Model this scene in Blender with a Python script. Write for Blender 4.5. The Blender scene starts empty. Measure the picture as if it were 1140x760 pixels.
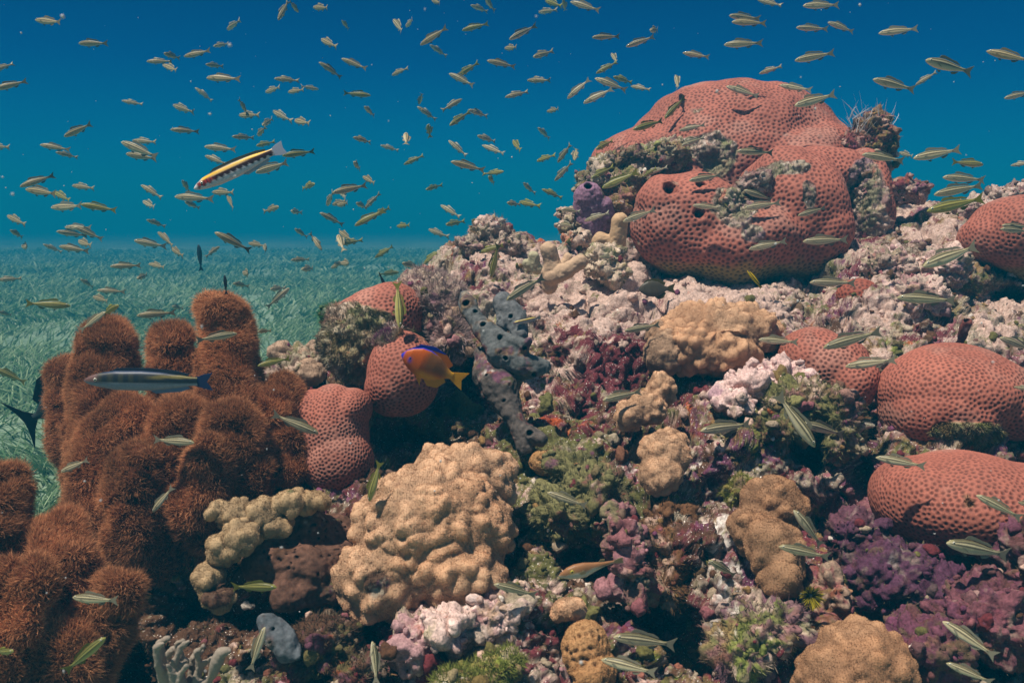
import bpy, bmesh, math, random
import numpy as np
from mathutils import Vector, Matrix, kdtree
from mathutils.bvhtree import BVHTree

rng = np.random.default_rng(7)
random.seed(7)
S = bpy.context.scene
COL = S.collection

# ---------------------------------------------------------------- camera
PITCH = math.radians(8.6)
F = 987.0
cam_d = bpy.data.cameras.new('camera')
cam = bpy.data.objects.new('camera', cam_d); COL.objects.link(cam)
cam.rotation_euler = (math.radians(90) - PITCH, 0, 0)
cam_d.sensor_width = 36; cam_d.lens = 36 * F / 1140
cam_d.clip_start = 0.02; cam_d.clip_end = 500
cam_d.dof.use_dof = True; cam_d.dof.focus_distance = 1.6; cam_d.dof.aperture_fstop = 13.0
S.camera = cam

# ---------------------------------------------------------------- world: light under water
SUN_DIR = Vector((-0.30, -0.20, 0.93)).normalized()      # towards the sun
elev = math.asin(SUN_DIR.z); azim = math.atan2(SUN_DIR.x, SUN_DIR.y)
w = bpy.data.worlds.new('World'); S.world = w; w.use_nodes = True
nt = w.node_tree; nt.nodes.clear()
N = nt.nodes.new; LK = nt.links.new
tc = N('ShaderNodeTexCoord'); sep = N('ShaderNodeSeparateXYZ'); LK(tc.outputs['Generated'], sep.inputs[0])
mr = N('ShaderNodeMapRange'); mr.inputs['From Min'].default_value = -1; mr.inputs['From Max'].default_value = 1
LK(sep.outputs['Z'], mr.inputs['Value'])
cr = N('ShaderNodeValToRGB'); LK(mr.outputs[0], cr.inputs[0])
el = cr.color_ramp.elements
el[0].position = 0.0; el[0].color = (0.006, 0.03, 0.045, 1)
el[1].position = 1.0; el[1].color = (0.05, 0.16, 0.26, 1)
for p, c in ((0.46, (0.003, 0.07, 0.11, 1)), (0.50, (0.001, 0.135, 0.25, 1)), (0.535, (0.001, 0.090, 0.225, 1)),
             (0.575, (0.001, 0.049, 0.180, 1)), (0.62, (0.001, 0.030, 0.125, 1)), (0.80, (0.004, 0.05, 0.14, 1))):
    e = el.new(p); e.color = c
bg1 = N('ShaderNodeBackground'); LK(cr.outputs[0], bg1.inputs[0]); bg1.inputs[1].default_value = 1.0
sky = N('ShaderNodeTexSky'); sky.sky_type = 'NISHITA'; sky.sun_disc = False
sky.sun_elevation = elev; sky.sun_rotation = azim
bg2 = N('ShaderNodeBackground'); LK(sky.outputs[0], bg2.inputs[0]); bg2.inputs[1].default_value = 0.06
win = N('ShaderNodeMapRange'); win.interpolation_type = 'SMOOTHSTEP'
win.inputs['From Min'].default_value = 0.60; win.inputs['From Max'].default_value = 0.72   # Snell's window
LK(sep.outputs['Z'], win.inputs['Value'])
mx = N('ShaderNodeMixShader'); LK(win.outputs[0], mx.inputs[0]); LK(bg1.outputs[0], mx.inputs[1]); LK(bg2.outputs[0], mx.inputs[2])
wo = N('ShaderNodeOutputWorld'); LK(mx.outputs[0], wo.inputs['Surface'])

sun_d = bpy.data.lights.new('sun', 'SUN'); sun_d.energy = 5.0; sun_d.angle = math.radians(1.5)
sun_d.color = (1.0, 0.91, 0.78)
sun = bpy.data.objects.new('sun', sun_d); COL.objects.link(sun)
sun.rotation_euler = SUN_DIR.to_track_quat('Z', 'Y').to_euler()
sun.location = (-1, -1, 3)

S.view_settings.view_transform = 'Standard'; S.view_settings.look = 'None'
S.view_settings.exposure = 0.42; S.view_settings.gamma = 1
S.render.engine = 'CYCLES'
S.cycles.volume_bounces = 2

# ---------------------------------------------------------------- helpers
RIGHT = np.array([1., 0, 0]); UPC = np.array([0, math.sin(PITCH), math.cos(PITCH)]); FWD = np.array([0, math.cos(PITCH), -math.sin(PITCH)])
def P(px, py, d):
    px = np.asarray(px, float); py = np.asarray(py, float); d = np.asarray(d, float)
    return d[..., None] * (FWD + ((px - 570) / F)[..., None] * RIGHT - ((py - 380) / F)[..., None] * UPC)
def proj(p):
    d = p @ FWD
    return 570 + F * (p @ RIGHT) / d, 380 - F * (p @ UPC) / d, d

def _h(ix, iy, iz, seed):
    n = (ix * 374761393 + iy * 668265263 + iz * 1274126177 + seed * 974634777) & 0xFFFFFFFF
    n = ((n ^ (n >> 13)) * 1103515245) & 0xFFFFFFFF
    n = ((n ^ (n >> 16)) * 2654435761) & 0xFFFFFFFF
    return ((n ^ (n >> 15)) & 0xFFFFFF) / 16777216.0
def vnoise(p, scale, seed=0):
    q = np.asarray(p) * scale + 137.31
    i = np.floor(q).astype(np.int64); f = q - i; f = f * f * f * (f * (f * 6 - 15) + 10)
    r = 0
    for a in (0, 1):
        wx = f[:, 0] if a else 1 - f[:, 0]
        for b in (0, 1):
            wy = f[:, 1] if b else 1 - f[:, 1]
            for c in (0, 1):
                wz = f[:, 2] if c else 1 - f[:, 2]
                r = r + wx * wy * wz * _h(i[:, 0] + a, i[:, 1] + b, i[:, 2] + c, seed)
    return r * 2 - 1
def fbm(p, scale, octs=3, seed=0, gain=0.5):
    r = 0; a = 1; s = 0
    for k in range(octs):
        r = r + a * vnoise(p, scale * 2.03 ** k, seed + k * 17); s += a; a *= gain
    return r / s
def worley(p, scale, seed=0):
    q = np.asarray(p) * scale + 91.7
    i = np.floor(q).astype(np.int64); best = np.full(len(q), 9.0)
    for a in (-1, 0, 1):
        for b in (-1, 0, 1):
            for c in (-1, 0, 1):
                j = i + (a, b, c)
                dx = j[:, 0] + _h(j[:, 0], j[:, 1], j[:, 2], seed) - q[:, 0]
                dy = j[:, 1] + _h(j[:, 0], j[:, 1], j[:, 2], seed + 5) - q[:, 1]
                dz = j[:, 2] + _h(j[:, 0], j[:, 1], j[:, 2], seed + 9) - q[:, 2]
                best = np.minimum(best, dx * dx + dy * dy + dz * dz)
    return np.sqrt(best)
def smooth(a, b, x):
    t = np.clip((x - a) / (b - a), 0, 1); return t * t * (3 - 2 * t)

def mesh_np(name, V, faces, cols=None, attrs=None, smooth_=True):
    """faces: (n,k) int array or list of such arrays"""
    me = bpy.data.meshes.new(name)
    fl = faces if isinstance(faces, list) else [faces]
    V = np.asarray(V, np.float32)
    me.vertices.add(len(V)); me.vertices.foreach_set('co', V.ravel())
    idx = np.concatenate([f.ravel() for f in fl]).astype(np.int32)
    tot = np.concatenate([np.full(len(f), f.shape[1]) for f in fl]).astype(np.int32)
    st = np.concatenate([[0], np.cumsum(tot)[:-1]]).astype(np.int32)
    me.loops.add(len(idx)); me.loops.foreach_set('vertex_index', idx)
    me.polygons.add(len(tot)); me.polygons.foreach_set('loop_start', st); me.polygons.foreach_set('loop_total', tot)
    me.polygons.foreach_set('use_smooth', np.full(len(tot), smooth_))
    me.update(calc_edges=True); me.validate()
    if cols is not None:
        c = me.attributes.new('tint', 'FLOAT_COLOR', 'POINT')
        cc = np.ones((len(V), 4), np.float32); cc[:, :3] = np.asarray(cols); c.data.foreach_set('color', cc.ravel())
    for k, v in (attrs or {}).items():
        a = me.attributes.new(k, 'FLOAT', 'POINT'); a.data.foreach_set('value', np.asarray(v, np.float32))
    return me
def link(name, me, mat=None, parent=None, label=None, cat=None, group=None, kind=None):
    o = bpy.data.objects.new(name, me); COL.objects.link(o)
    if mat is not None and me is not None and not me.materials: me.materials.append(mat)
    if parent is not None: o.parent = parent
    tag(o, label, cat, group, kind); return o
def tag(o, label=None, cat=None, group=None, kind=None):
    if label: o['label'] = label
    if cat: o['category'] = cat
    if group: o['group'] = group
    if kind: o['kind'] = kind
def empty(name, loc, **kw):
    o = bpy.data.objects.new(name, None); COL.objects.link(o); o.location = Vector(loc); o.empty_display_size = 0.02
    tag(o, **kw); return o
def recenter(me, c):
    """object origin at c"""
    me.transform(Matrix.Translation(-Vector(c)))

_ico = {}
def ico(sub):
    if sub not in _ico:
        bm = bmesh.new(); bmesh.ops.create_icosphere(bm, subdivisions=sub, radius=1)
        v = np.array([x.co[:] for x in bm.verts]); f = np.array([[q.index for q in x.verts] for x in bm.faces]); bm.free()
        _ico[sub] = (v, f)
    return _ico[sub]
def ell_px(px, py, rx, ry, d, rd=None, rot=0):
    """ellipsoid whose outline as seen is rx,ry (in units of the photograph's pixels at that depth), rd its half depth in metres"""
    k = d / F
    c = P(px, py, d)
    if rd is None: rd = 0.5 * (rx + ry) * k
    cr_, sr_ = math.cos(math.radians(rot)), math.sin(math.radians(rot))
    a1 = RIGHT * cr_ + UPC * sr_; a2 = -RIGHT * sr_ + UPC * cr_
    return (c, a1 * rx * k, a2 * ry * k, FWD * rd)
def cap_pts(p0, p1, r0, r1, n=None):
    p0 = np.array(p0); p1 = np.array(p1)
    L = np.linalg.norm(p1 - p0); n = n or max(2, int(L / (0.4 * min(r0, r1))) + 1)
    out = []
    for i in range(n):
        t = i / (n - 1); r = r0 + (r1 - r0) * t; c = p0 + (p1 - p0) * t
        out.append((c, RIGHT * r, UPC * r, FWD * r))
    return out
def remesh(ells, voxel, its=8, sub=4):
    v0, f0 = ico(sub); Vs = []; Fs = []; n = 0
    for c, a, b, e in ells:
        v = c + v0[:, :1] * a + v0[:, 1:2] * b + v0[:, 2:3] * e
        M = np.array([a, b, e])
        f = f0 if np.linalg.det(M) > 0 else f0[:, ::-1]
        Vs.append(v); Fs.append(f + n); n += len(v)
    me = mesh_np('tmp', np.concatenate(Vs), np.concatenate(Fs))
    o = bpy.data.objects.new('tmp', me); COL.objects.link(o)
    m = o.modifiers.new('r', 'REMESH'); m.mode = 'VOXEL'; m.voxel_size = voxel
    s = o.modifiers.new('s', 'SMOOTH'); s.factor = 0.5; s.iterations = its
    dg = bpy.context.evaluated_depsgraph_get(); ev = o.evaluated_get(dg); em = ev.to_mesh()
    V = np.empty(len(em.vertices) * 3, np.float32); em.vertices.foreach_get('co', V); V = V.reshape(-1, 3).astype(float)
    Nn = np.empty(len(em.vertices) * 3, np.float32); em.vertex_normals.foreach_get('vector', Nn); Nn = Nn.reshape(-1, 3).astype(float)
    Q = np.empty(len(em.loops), np.int32); em.loops.foreach_get('vertex_index', Q)
    lt = np.empty(len(em.polygons), np.int32); em.polygons.foreach_get('loop_total', lt)
    ls = np.empty(len(em.polygons), np.int32); em.polygons.foreach_get('loop_start', ls)
    q4 = Q[(ls[lt == 4][:, None] + np.arange(4))]; fl = [q4]
    if (lt == 3).any(): fl.append(Q[(ls[lt == 3][:, None] + np.arange(3))])
    ev.to_mesh_clear(); bpy.data.objects.remove(o); bpy.data.meshes.remove(me)
    return V, Nn, fl
def normals(V, fl):
    Nn = np.zeros_like(V)
    for f in fl:
        a, b, c = V[f[:, 0]], V[f[:, 1]], V[f[:, 2]]
        n = np.cross(b - a, c - a) if f.shape[1] == 3 else np.cross(V[f[:, 2]] - V[f[:, 0]], V[f[:, 3]] - V[f[:, 1]])
        for k in range(f.shape[1]): np.add.at(Nn, f[:, k], n)
    return Nn / (np.linalg.norm(Nn, axis=1, keepdims=True) + 1e-12)
def poisson(V, r, seed=0, per=9):
    rg = np.random.default_rng(seed)
    n = min(len(V), int(per * len(V)))
    idx = rg.permutation(len(V))[:n]
    cell = {}; out = []; r2 = r * r
    K = np.floor(V / r).astype(int)
    for i in idx:
        kx, ky, kz = K[i]; ok = True; x, y, z = V[i]
        for a in (kx - 1, kx, kx + 1):
            for b in (ky - 1, ky, ky + 1):
                for c in (kz - 1, kz, kz + 1):
                    L = cell.get((a, b, c))
                    if L:
                        for (u, v, t) in L:
                            if (u - x) ** 2 + (v - y) ** 2 + (t - z) ** 2 < r2: ok = False; break
                    if not ok: break
                if not ok: break
            if not ok: break
        if ok:
            cell.setdefault((kx, ky, kz), []).append((x, y, z)); out.append(i)
    return np.array(out)
def nearest2(V, pts):
    kd = kdtree.KDTree(len(pts))
    for i, p in enumerate(pts): kd.insert(p, i)
    kd.balance()
    out = np.empty((len(V), 2))
    for i, v in enumerate(V):
        r = kd.find_n(v, 2); out[i, 0] = r[0][2]; out[i, 1] = r[1][2]
    return out

def blades(pts, dirs, length, width, col, col_tip, segs=1, bend=None, sided=None):
    """thin tapering blades: returns V, faces, cols"""
    n = len(pts)
    side = np.cross(dirs, rng.normal(size=(n, 3))); side /= np.linalg.norm(side, axis=1, keepdims=True) + 1e-9
    length = np.broadcast_to(length, n)[:, None]; width = np.broadcast_to(width, n)[:, None]
    rows = []; cols = []
    for k in range(segs + 1):
        t = k / (segs + 1)
        c = pts + dirs * length * t
        if bend is not None: c = c + bend * length * (t ** 2)
        ww = width * (1 - 0.55 * t)
        rows.append(c - side * ww / 2); rows.append(c + side * ww / 2)
        cc = col * (1 - t) + col_tip * t; cols += [cc, cc]
    tip = pts + dirs * length
    if bend is not None: tip = tip + bend * length
    rows.append(tip); cols.append(col_tip * np.ones((n, 1)))
    m = len(rows)
    V = np.stack(rows, 1).reshape(-1, 3)
    C = np.stack([np.broadcast_to(c, (n, 3)) for c in cols], 1).reshape(-1, 3)
    base = np.arange(n)[:, None] * m
    fl = []
    for k in range(segs): fl.append(base + np.array([[2 * k, 2 * k + 1, 2 * k + 3, 2 * k + 2]]))
    quads = np.concatenate(fl) if fl else np.zeros((0, 4), int)
    tri = base + np.array([[2 * segs, 2 * segs + 1, 2 * segs + 2]])
    return V, ([quads, tri] if len(quads) else [tri]), C

# ---------------------------------------------------------------- materials
def mat(name, rough=0.8, base=None, tint=True, bump=None, speck=0.0, noise_scale=400, spec=0.3, sss=0.0, transl=0.0, pit=None, var=0.25, alpha=None):
    m = bpy.data.materials.new(name); m.use_nodes = True
    t = m.node_tree; b = t.nodes['Principled BSDF']; n = t.nodes.new; l = t.links.new
    b.inputs['Roughness'].default_value = rough; b.inputs['Specular IOR Level'].default_value = spec
    tcn = n('ShaderNodeTexCoord')
    if tint:
        at = n('ShaderNodeAttribute'); at.attribute_name = 'tint'; colr = at.outputs['Color']
    else:
        rgb = n('ShaderNodeRGB'); rgb.outputs[0].default_value = (*base, 1); colr = rgb.outputs[0]
    ns = n('ShaderNodeTexNoise'); ns.inputs['Scale'].default_value = noise_scale; ns.inputs['Detail'].default_value = 3
    l(tcn.outputs['Object'], ns.inputs['Vector'])
    if var:
        mrr = n('ShaderNodeMapRange'); mrr.inputs['From Min'].default_value = 0.3; mrr.inputs['From Max'].default_value = 0.7
        mrr.inputs['To Min'].default_value = 1 - var; mrr.inputs['To Max'].default_value = 1 + var
        l(ns.outputs['Fac'], mrr.inputs['Value'])
        mm = n('ShaderNodeVectorMath'); mm.operation = 'SCALE'; l(colr, mm.inputs[0]); l(mrr.outputs[0], mm.inputs['Scale'])
        colr = mm.outputs[0]
    if speck:
        n2 = n('ShaderNodeTexNoise'); n2.inputs['Scale'].default_value = noise_scale * 1.4; n2.inputs['Detail'].default_value = 2
        l(tcn.outputs['Object'], n2.inputs['Vector'])
        r2 = n('ShaderNodeMapRange'); r2.inputs['From Min'].default_value = 0.68 - speck * .1; r2.inputs['From Max'].default_value = 0.73 - speck * .1
        l(n2.outputs['Fac'], r2.inputs['Value'])
        mi = n('ShaderNodeMix'); mi.data_type = 'RGBA'; l(r2.outputs[0], mi.inputs['Factor']); l(colr, mi.inputs['A'])
        mi.inputs['B'].default_value = (0.72, 0.66, 0.60, 1); colr = mi.outputs['Result']
    l(colr, b.inputs['Base Color'])
    if bump:
        bp = n('ShaderNodeBump'); bp.inputs['Strength'].default_value = bump; bp.inputs['Distance'].default_value = 0.002
        n3 = n('ShaderNodeTexNoise'); n3.inputs['Scale'].default_value = noise_scale * .7; n3.inputs['Detail'].default_value = 5
        l(tcn.outputs['Object'], n3.inputs['Vector']); l(n3.outputs['Fac'], bp.inputs['Height']); l(bp.outputs[0], b.inputs['Normal'])
    if sss:
        b.inputs['Subsurface Weight'].default_value = sss; b.inputs['Subsurface Scale'].default_value = 0.004
        b.inputs['Subsurface Radius'].default_value = (1, .5, .3)
    if transl:
        tr = n('ShaderNodeBsdfTranslucent'); l(colr, tr.inputs[0])
        mxs = n('ShaderNodeMixShader'); mxs.inputs[0].default_value = transl
        l(b.outputs[0], mxs.inputs[1]); l(tr.outputs[0], mxs.inputs[2]); l(mxs.outputs[0], t.nodes['Material Output'].inputs[0])
    if alpha:
        b.inputs['Alpha'].default_value = alpha
    return m
M_reef = mat('reef_crust', 0.9, spec=.15, bump=1.0, speck=0.2, noise_scale=260, var=0.35)
M_rub = mat('rubble_crust', 0.9, bump=1.0, spec=.12, noise_scale=300, var=0.35)
M_coral = mat('polyp_coral', 0.75, bump=0.25, noise_scale=500, var=0.14)
M_tan = mat('tan_coral', 0.8, bump=0.35, noise_scale=500, var=0.12)
M_sponge = mat('sponge', 0.9, bump=1.0, noise_scale=190, var=0.35, spec=.15)
M_blade = mat('filament', 0.8, transl=0.4, var=0, spec=.1)
M_turf = mat('turf_filament', 0.8, transl=0.25, var=0)
M_grass = mat('seagrass_leaf', 0.6, transl=0.4, var=0)
M_fish = mat('fish_scales', 0.42, var=0.10, noise_scale=60, spec=0.25)
M_fin = mat('fish_fin', 0.5, var=0.0, transl=0.5)
M_eye = mat('fish_eye', 0.15, var=0, spec=0.8)

# ---------------------------------------------------------------- setting: sea bed, water haze
SEABED = -0.78
n = 220
gx = np.linspace(-1, 1, n); gy = np.linspace(0, 1, n)
X, Y = np.meshgrid(np.sign(gx) * np.abs(gx) ** 2 * 90, gy ** 2 * 140 - 3)
V = np.stack([X.ravel(), Y.ravel(), np.zeros(n * n)], 1)
V[:, 2] = SEABED + 0.05 * fbm(V, 0.5, 3, 3) * smooth(60, 5, V[:, 1]) - .02 * np.maximum(V[:, 1] - 8, 0)
i = np.arange((n - 1) * (n - 1)); r_, c_ = i // (n - 1), i % (n - 1)
Fq = np.stack([r_ * n + c_, r_ * n + c_ + 1, (r_ + 1) * n + c_ + 1, (r_ + 1) * n + c_], 1)
sb = bpy.data.materials.new('sea_bed'); sb.use_nodes = True
t = sb.node_tree; b = t.nodes['Principled BSDF']; b.inputs['Roughness'].default_value = 0.9
tcn = t.nodes.new('ShaderNodeTexCoord'); ns = t.nodes.new('ShaderNodeTexNoise'); ns.inputs['Scale'].default_value = 0.9; ns.inputs['Detail'].default_value = 8; ns.inputs['Roughness'].default_value = .7
t.links.new(tcn.outputs['Object'], ns.inputs['Vector'])
rp = t.nodes.new('ShaderNodeValToRGB'); t.links.new(ns.outputs['Fac'], rp.inputs[0]); t.links.new(rp.outputs[0], b.inputs['Base Color'])
rp.color_ramp.elements[0].position = 0.38; rp.color_ramp.elements[0].color = (0.06, 0.13, 0.07, 1)
rp.color_ramp.elements[1].position = 0.68; rp.color_ramp.elements[1].color = (0.30, 0.38, 0.26, 1)
link('seabed', mesh_np('seabed', V, Fq), sb, kind='structure')

bm = bmesh.new(); bmesh.ops.create_cube(bm, size=1)
bmesh.ops.scale(bm, vec=(200, 160, 0.95 - (SEABED - 4.2)), verts=bm.verts)
bmesh.ops.translate(bm, vec=(0, 70, (0.95 + SEABED - 4.2) / 2), verts=bm.verts)
me = bpy.data.meshes.new('haze'); bm.to_mesh(me); bm.free()
hm = bpy.data.materials.new('sea_water'); hm.use_nodes = True
t = hm.node_tree; t.nodes.remove(t.nodes['Principled BSDF'])
pv = t.nodes.new('ShaderNodeVolumePrincipled'); pv.inputs['Color'].default_value = (0.003, 0.24, 0.42, 1)
pv.inputs['Density'].default_value = 0.075; pv.inputs['Anisotropy'].default_value = 0.0
t.links.new(pv.outputs[0], t.nodes['Material Output'].inputs['Volume'])
link('haze', me, hm, kind='stuff')

# seagrass: blades on the sea bed, denser close by
def seagrass():
    Vs = []; Fs4 = []; Fs3 = []; Cs = []; off = 0
    for (y0, y1, dens, ln, wd) in ((1.4, 3.2, 3600, 0.085, 0.0065), (3.2, 6.0, 1900, 0.09, 0.009), (6, 11, 620, 0.10, 0.015), (11, 22, 130, 0.12, 0.03)):
        x0 = lambda y: -(0.62 * y + 0.3)
        x1 = lambda y: np.where(y < 4, 0.0, 0.05 * y)
        area = (y1 - y0) * (0.66 * (y0 + y1) / 2 + 0.3)
        n = int(area * dens)
        y = rng.uniform(y0, y1, n); x = x0(y) + rng.uniform(0, 1, n) * (x1(y) - x0(y))
        p = np.stack([x, y, np.full(n, SEABED)], 1)
        keep = fbm(p, 1.9, 3, 44) + 0.45 * rng.uniform(-1, 1, n) > -0.2
        p = p[keep]; n = len(p)
        p[:, 2] += 0.05 * fbm(p * [1, 1, 0], 0.5, 3, 3) - .02 * np.maximum(p[:, 1] - 8, 0)
        a = vnoise(p, 2.2, 8) * 4 + rng.normal(0, .9, n)
        lean = np.stack([np.cos(a), np.sin(a), np.zeros(n)], 1)
        d = lean * rng.uniform(.2, 1.3, (n, 1)) + [0, 0, 1]; d /= np.linalg.norm(d, axis=1, keepdims=True)
        bend = lean * rng.uniform(.1, .5, (n, 1)) + [0, 0, -.2]
        g = np.clip(rng.uniform(0, 1, (n, 1)) ** 2.6 + .35 * fbm(p, 1.1, 3, 91)[:, None], 0, 1)
        col = np.array([0.09, 0.19, 0.07]) * (1 - g) + np.array([0.48, 0.60, 0.36]) * g
        V, fl, C = blades(p, d, ln * rng.uniform(.6, 1.4, n), wd * rng.uniform(.7, 1.3, n), col * .7, col * 1.2, 3, bend)
        Vs.append(V); Fs4.append(fl[0] + off); Fs3.append(fl[1] + off); Cs.append(C); off += len(V)
    me = mesh_np('seagrass', np.concatenate(Vs), [np.concatenate(Fs4), np.concatenate(Fs3)], np.concatenate(Cs))
    link('seagrass', me, M_grass, kind='stuff')
seagrass()

# ---------------------------------------------------------------- reef rock
CR_X = [-250, -100, 0, 100, 180, 240, 290, 330, 370, 420, 470, 500, 540, 580, 640, 700, 900, 980, 1010, 1060, 1100, 1150, 1500]
CR_Y = [760, 730, 700, 660, 620, 560, 455, 410, 372, 330, 300, 275, 258, 262, 270, 275, 240, 222, 222, 232, 230, 222, 215]
DP_Y = [215, 240, 300, 400, 500, 600, 760, 920]
DP_D = [2.45, 2.3, 1.95, 1.58, 1.34, 1.17, 1.0, 0.86]
PITS = [(800, 302, 110, 26, .20), (455, 500, 70, 32, .13), (505, 440, 40, 35, .13), (335, 705, 60, 40, .10), (240, 680, 60, 50, .08), (655, 625, 40, 30, .11), (640, 480, 25, 25, .05),
        (905, 335, 28, 28, .13), (965, 490, 22, 60, .13), (735, 690, 22, 60, .09), (930, 590, 60, 45, .10), (1010, 650, 80, 40, .09), (790, 730, 45, 40, .08),
        (700, 655, 20, 40, .05), (1110, 335, 45, 18, .12), (730, 325, 30, 16, .10), (400, 720, 40, 40, .10), (800, 560, 30, 25, .06), (615, 400, 25, 25, .05), (640, 560, 20, 20, .04),
        (530, 430, 30, 50, .08), (905, 500, 30, 30, .05), (1085, 700, 40, 50, .03)]
BUMPS = [(560, 300, 60, 40, .05), (690, 330, 90, 40, .04), (850, 350, 70, 30, .05), (640, 530, 40, 50, .04), (680, 590, 40, 40, .06), (530, 690, 80, 50, .05), (860, 450, 60, 50, .07),
         (840, 690, 60, 50, .06), (760, 600, 40, 40, .04), (330, 620, 60, 50, .05), (650, 400, 50, 40, .04), (1010, 560, 40, 25, .03), (440, 680, 30, 40, .03), (820, 480, 60, 25, .04),
         (1040, 270, 60, 30, .05), (960, 380, 60, 30, .03)]
def surfD(px, py):
    d = np.interp(py, DP_Y, DP_D)
    d = d + 0.10 * smooth(350, 100, px) * smooth(500, 760, py)
    for (x, y, a, b_, m) in PITS: d = d + 1.35 * m * np.exp(-(((px - x) / a) ** 2 + ((py - y) / b_) ** 2) ** 1.5)
    for (x, y, a, b_, m) in BUMPS: d = d - m * np.exp(-(((px - x) / a) ** 2 + ((py - y) / b_) ** 2))
    return d
cols_ = np.arange(-230, 1420, 1.6); nf = 620; nb = 60
cry = np.interp(cols_, CR_X, CR_Y)
PX = np.broadcast_to(cols_, (nf, len(cols_))); s = np.linspace(0, 1, nf)[:, None]
PY = 915 + (cry[None] - 915) * s
G = P(PX, PY, surfD(PX, PY))
crest = G[-1]; hd = crest * [1, 1, 0]; hd = hd / np.linalg.norm(hd, axis=1, keepdims=True)
tb = (np.arange(1, nb + 1) / nb)[:, None, None]
B = crest[None] + hd[None] * tb * 0.55
B[..., 2] -= (tb[..., 0] ** 1.7) * (crest[:, 2] - SEABED + 0.15)[None]
G = np.concatenate([G, B]); nr, nc = G.shape[:2]
du = np.gradient(G, axis=1); dv = np.gradient(G, axis=0); Nn = np.cross(du, dv); Nn /= np.linalg.norm(Nn, axis=2, keepdims=True) + 1e-9
if Nn[100, 400, 2] < 0: Nn = -Nn
V = G.reshape(-1, 3); Nn = Nn.reshape(-1, 3)
wrp = V + 0.03 * np.stack([vnoise(V, 9, 1), vnoise(V, 9, 2), vnoise(V, 9, 3)], 1)
disp = 0.04 * (0.55 - worley(wrp, 9, 4)) + 0.030 * (0.55 - worley(wrp, 22, 6)) + 0.03 * fbm(V, 6, 3, 11) - 0.032 * smooth(.2, .6, fbm(wrp, 16, 3, 31))
px_, py_, _d = proj(V)
crack = smooth(.10, .0, np.abs(fbm(wrp, 6.5, 3, 37))) * smooth(290, 380, py_)
disp -= 0.038 * crack
G = (V + Nn * disp[:, None]).reshape(nr, nc, 3)
# even out the rows along every column so that steep faces keep their detail
seg = np.linalg.norm(np.diff(G, axis=0), axis=2) / (.25 + np.linalg.norm(G[1:], axis=2))
seg[nf + 8:] *= .25
cum = np.concatenate([np.zeros((1, nc)), np.cumsum(seg, 0)]); NR = 800
cum = cum / cum[-1:]
kw = np.hanning(43)[1:-1]; kw /= kw.sum(); cp = np.pad(cum, ((0, 0), (20, 20)), 'edge')
cum = np.stack([np.convolve(cp[r], kw, 'valid') for r in range(len(cp))])
G2 = np.empty((NR, nc, 3)); tt = np.linspace(0, 1, NR)
for j in range(nc):
    for k in range(3): G2[:, j, k] = np.interp(tt, cum[:, j], G[:, j, k])
G = G2; nr = NR; nf = 690
du = np.gradient(G, axis=1); dv = np.gradient(G, axis=0); Nn = np.cross(du, dv); Nn /= np.linalg.norm(Nn, axis=2, keepdims=True) + 1e-9
if Nn[..., 2].mean() < 0: Nn = -Nn
V = G.reshape(-1, 3); Nn = Nn.reshape(-1, 3)
disp = 0.012 * (0.5 - worley(V + 0.01 * np.stack([vnoise(V, 40, 1), vnoise(V, 40, 2), vnoise(V, 40, 3)], 1), 60, 7)) + 0.008 * np.abs(fbm(V, 34, 3, 12)) + 0.007 * fbm(V, 110, 3, 13)
px_, py_, _d = proj(V)
sl = np.maximum(np.exp(-(((px_ - 690) / 110) ** 2 + ((py_ - 325) / 42) ** 2)), np.exp(-(((px_ - 1040) / 80) ** 2 + ((py_ - 260) / 40) ** 2)))
disp = disp * (1 - .55 * sl)
V = V + Nn * disp[:, None]
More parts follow.
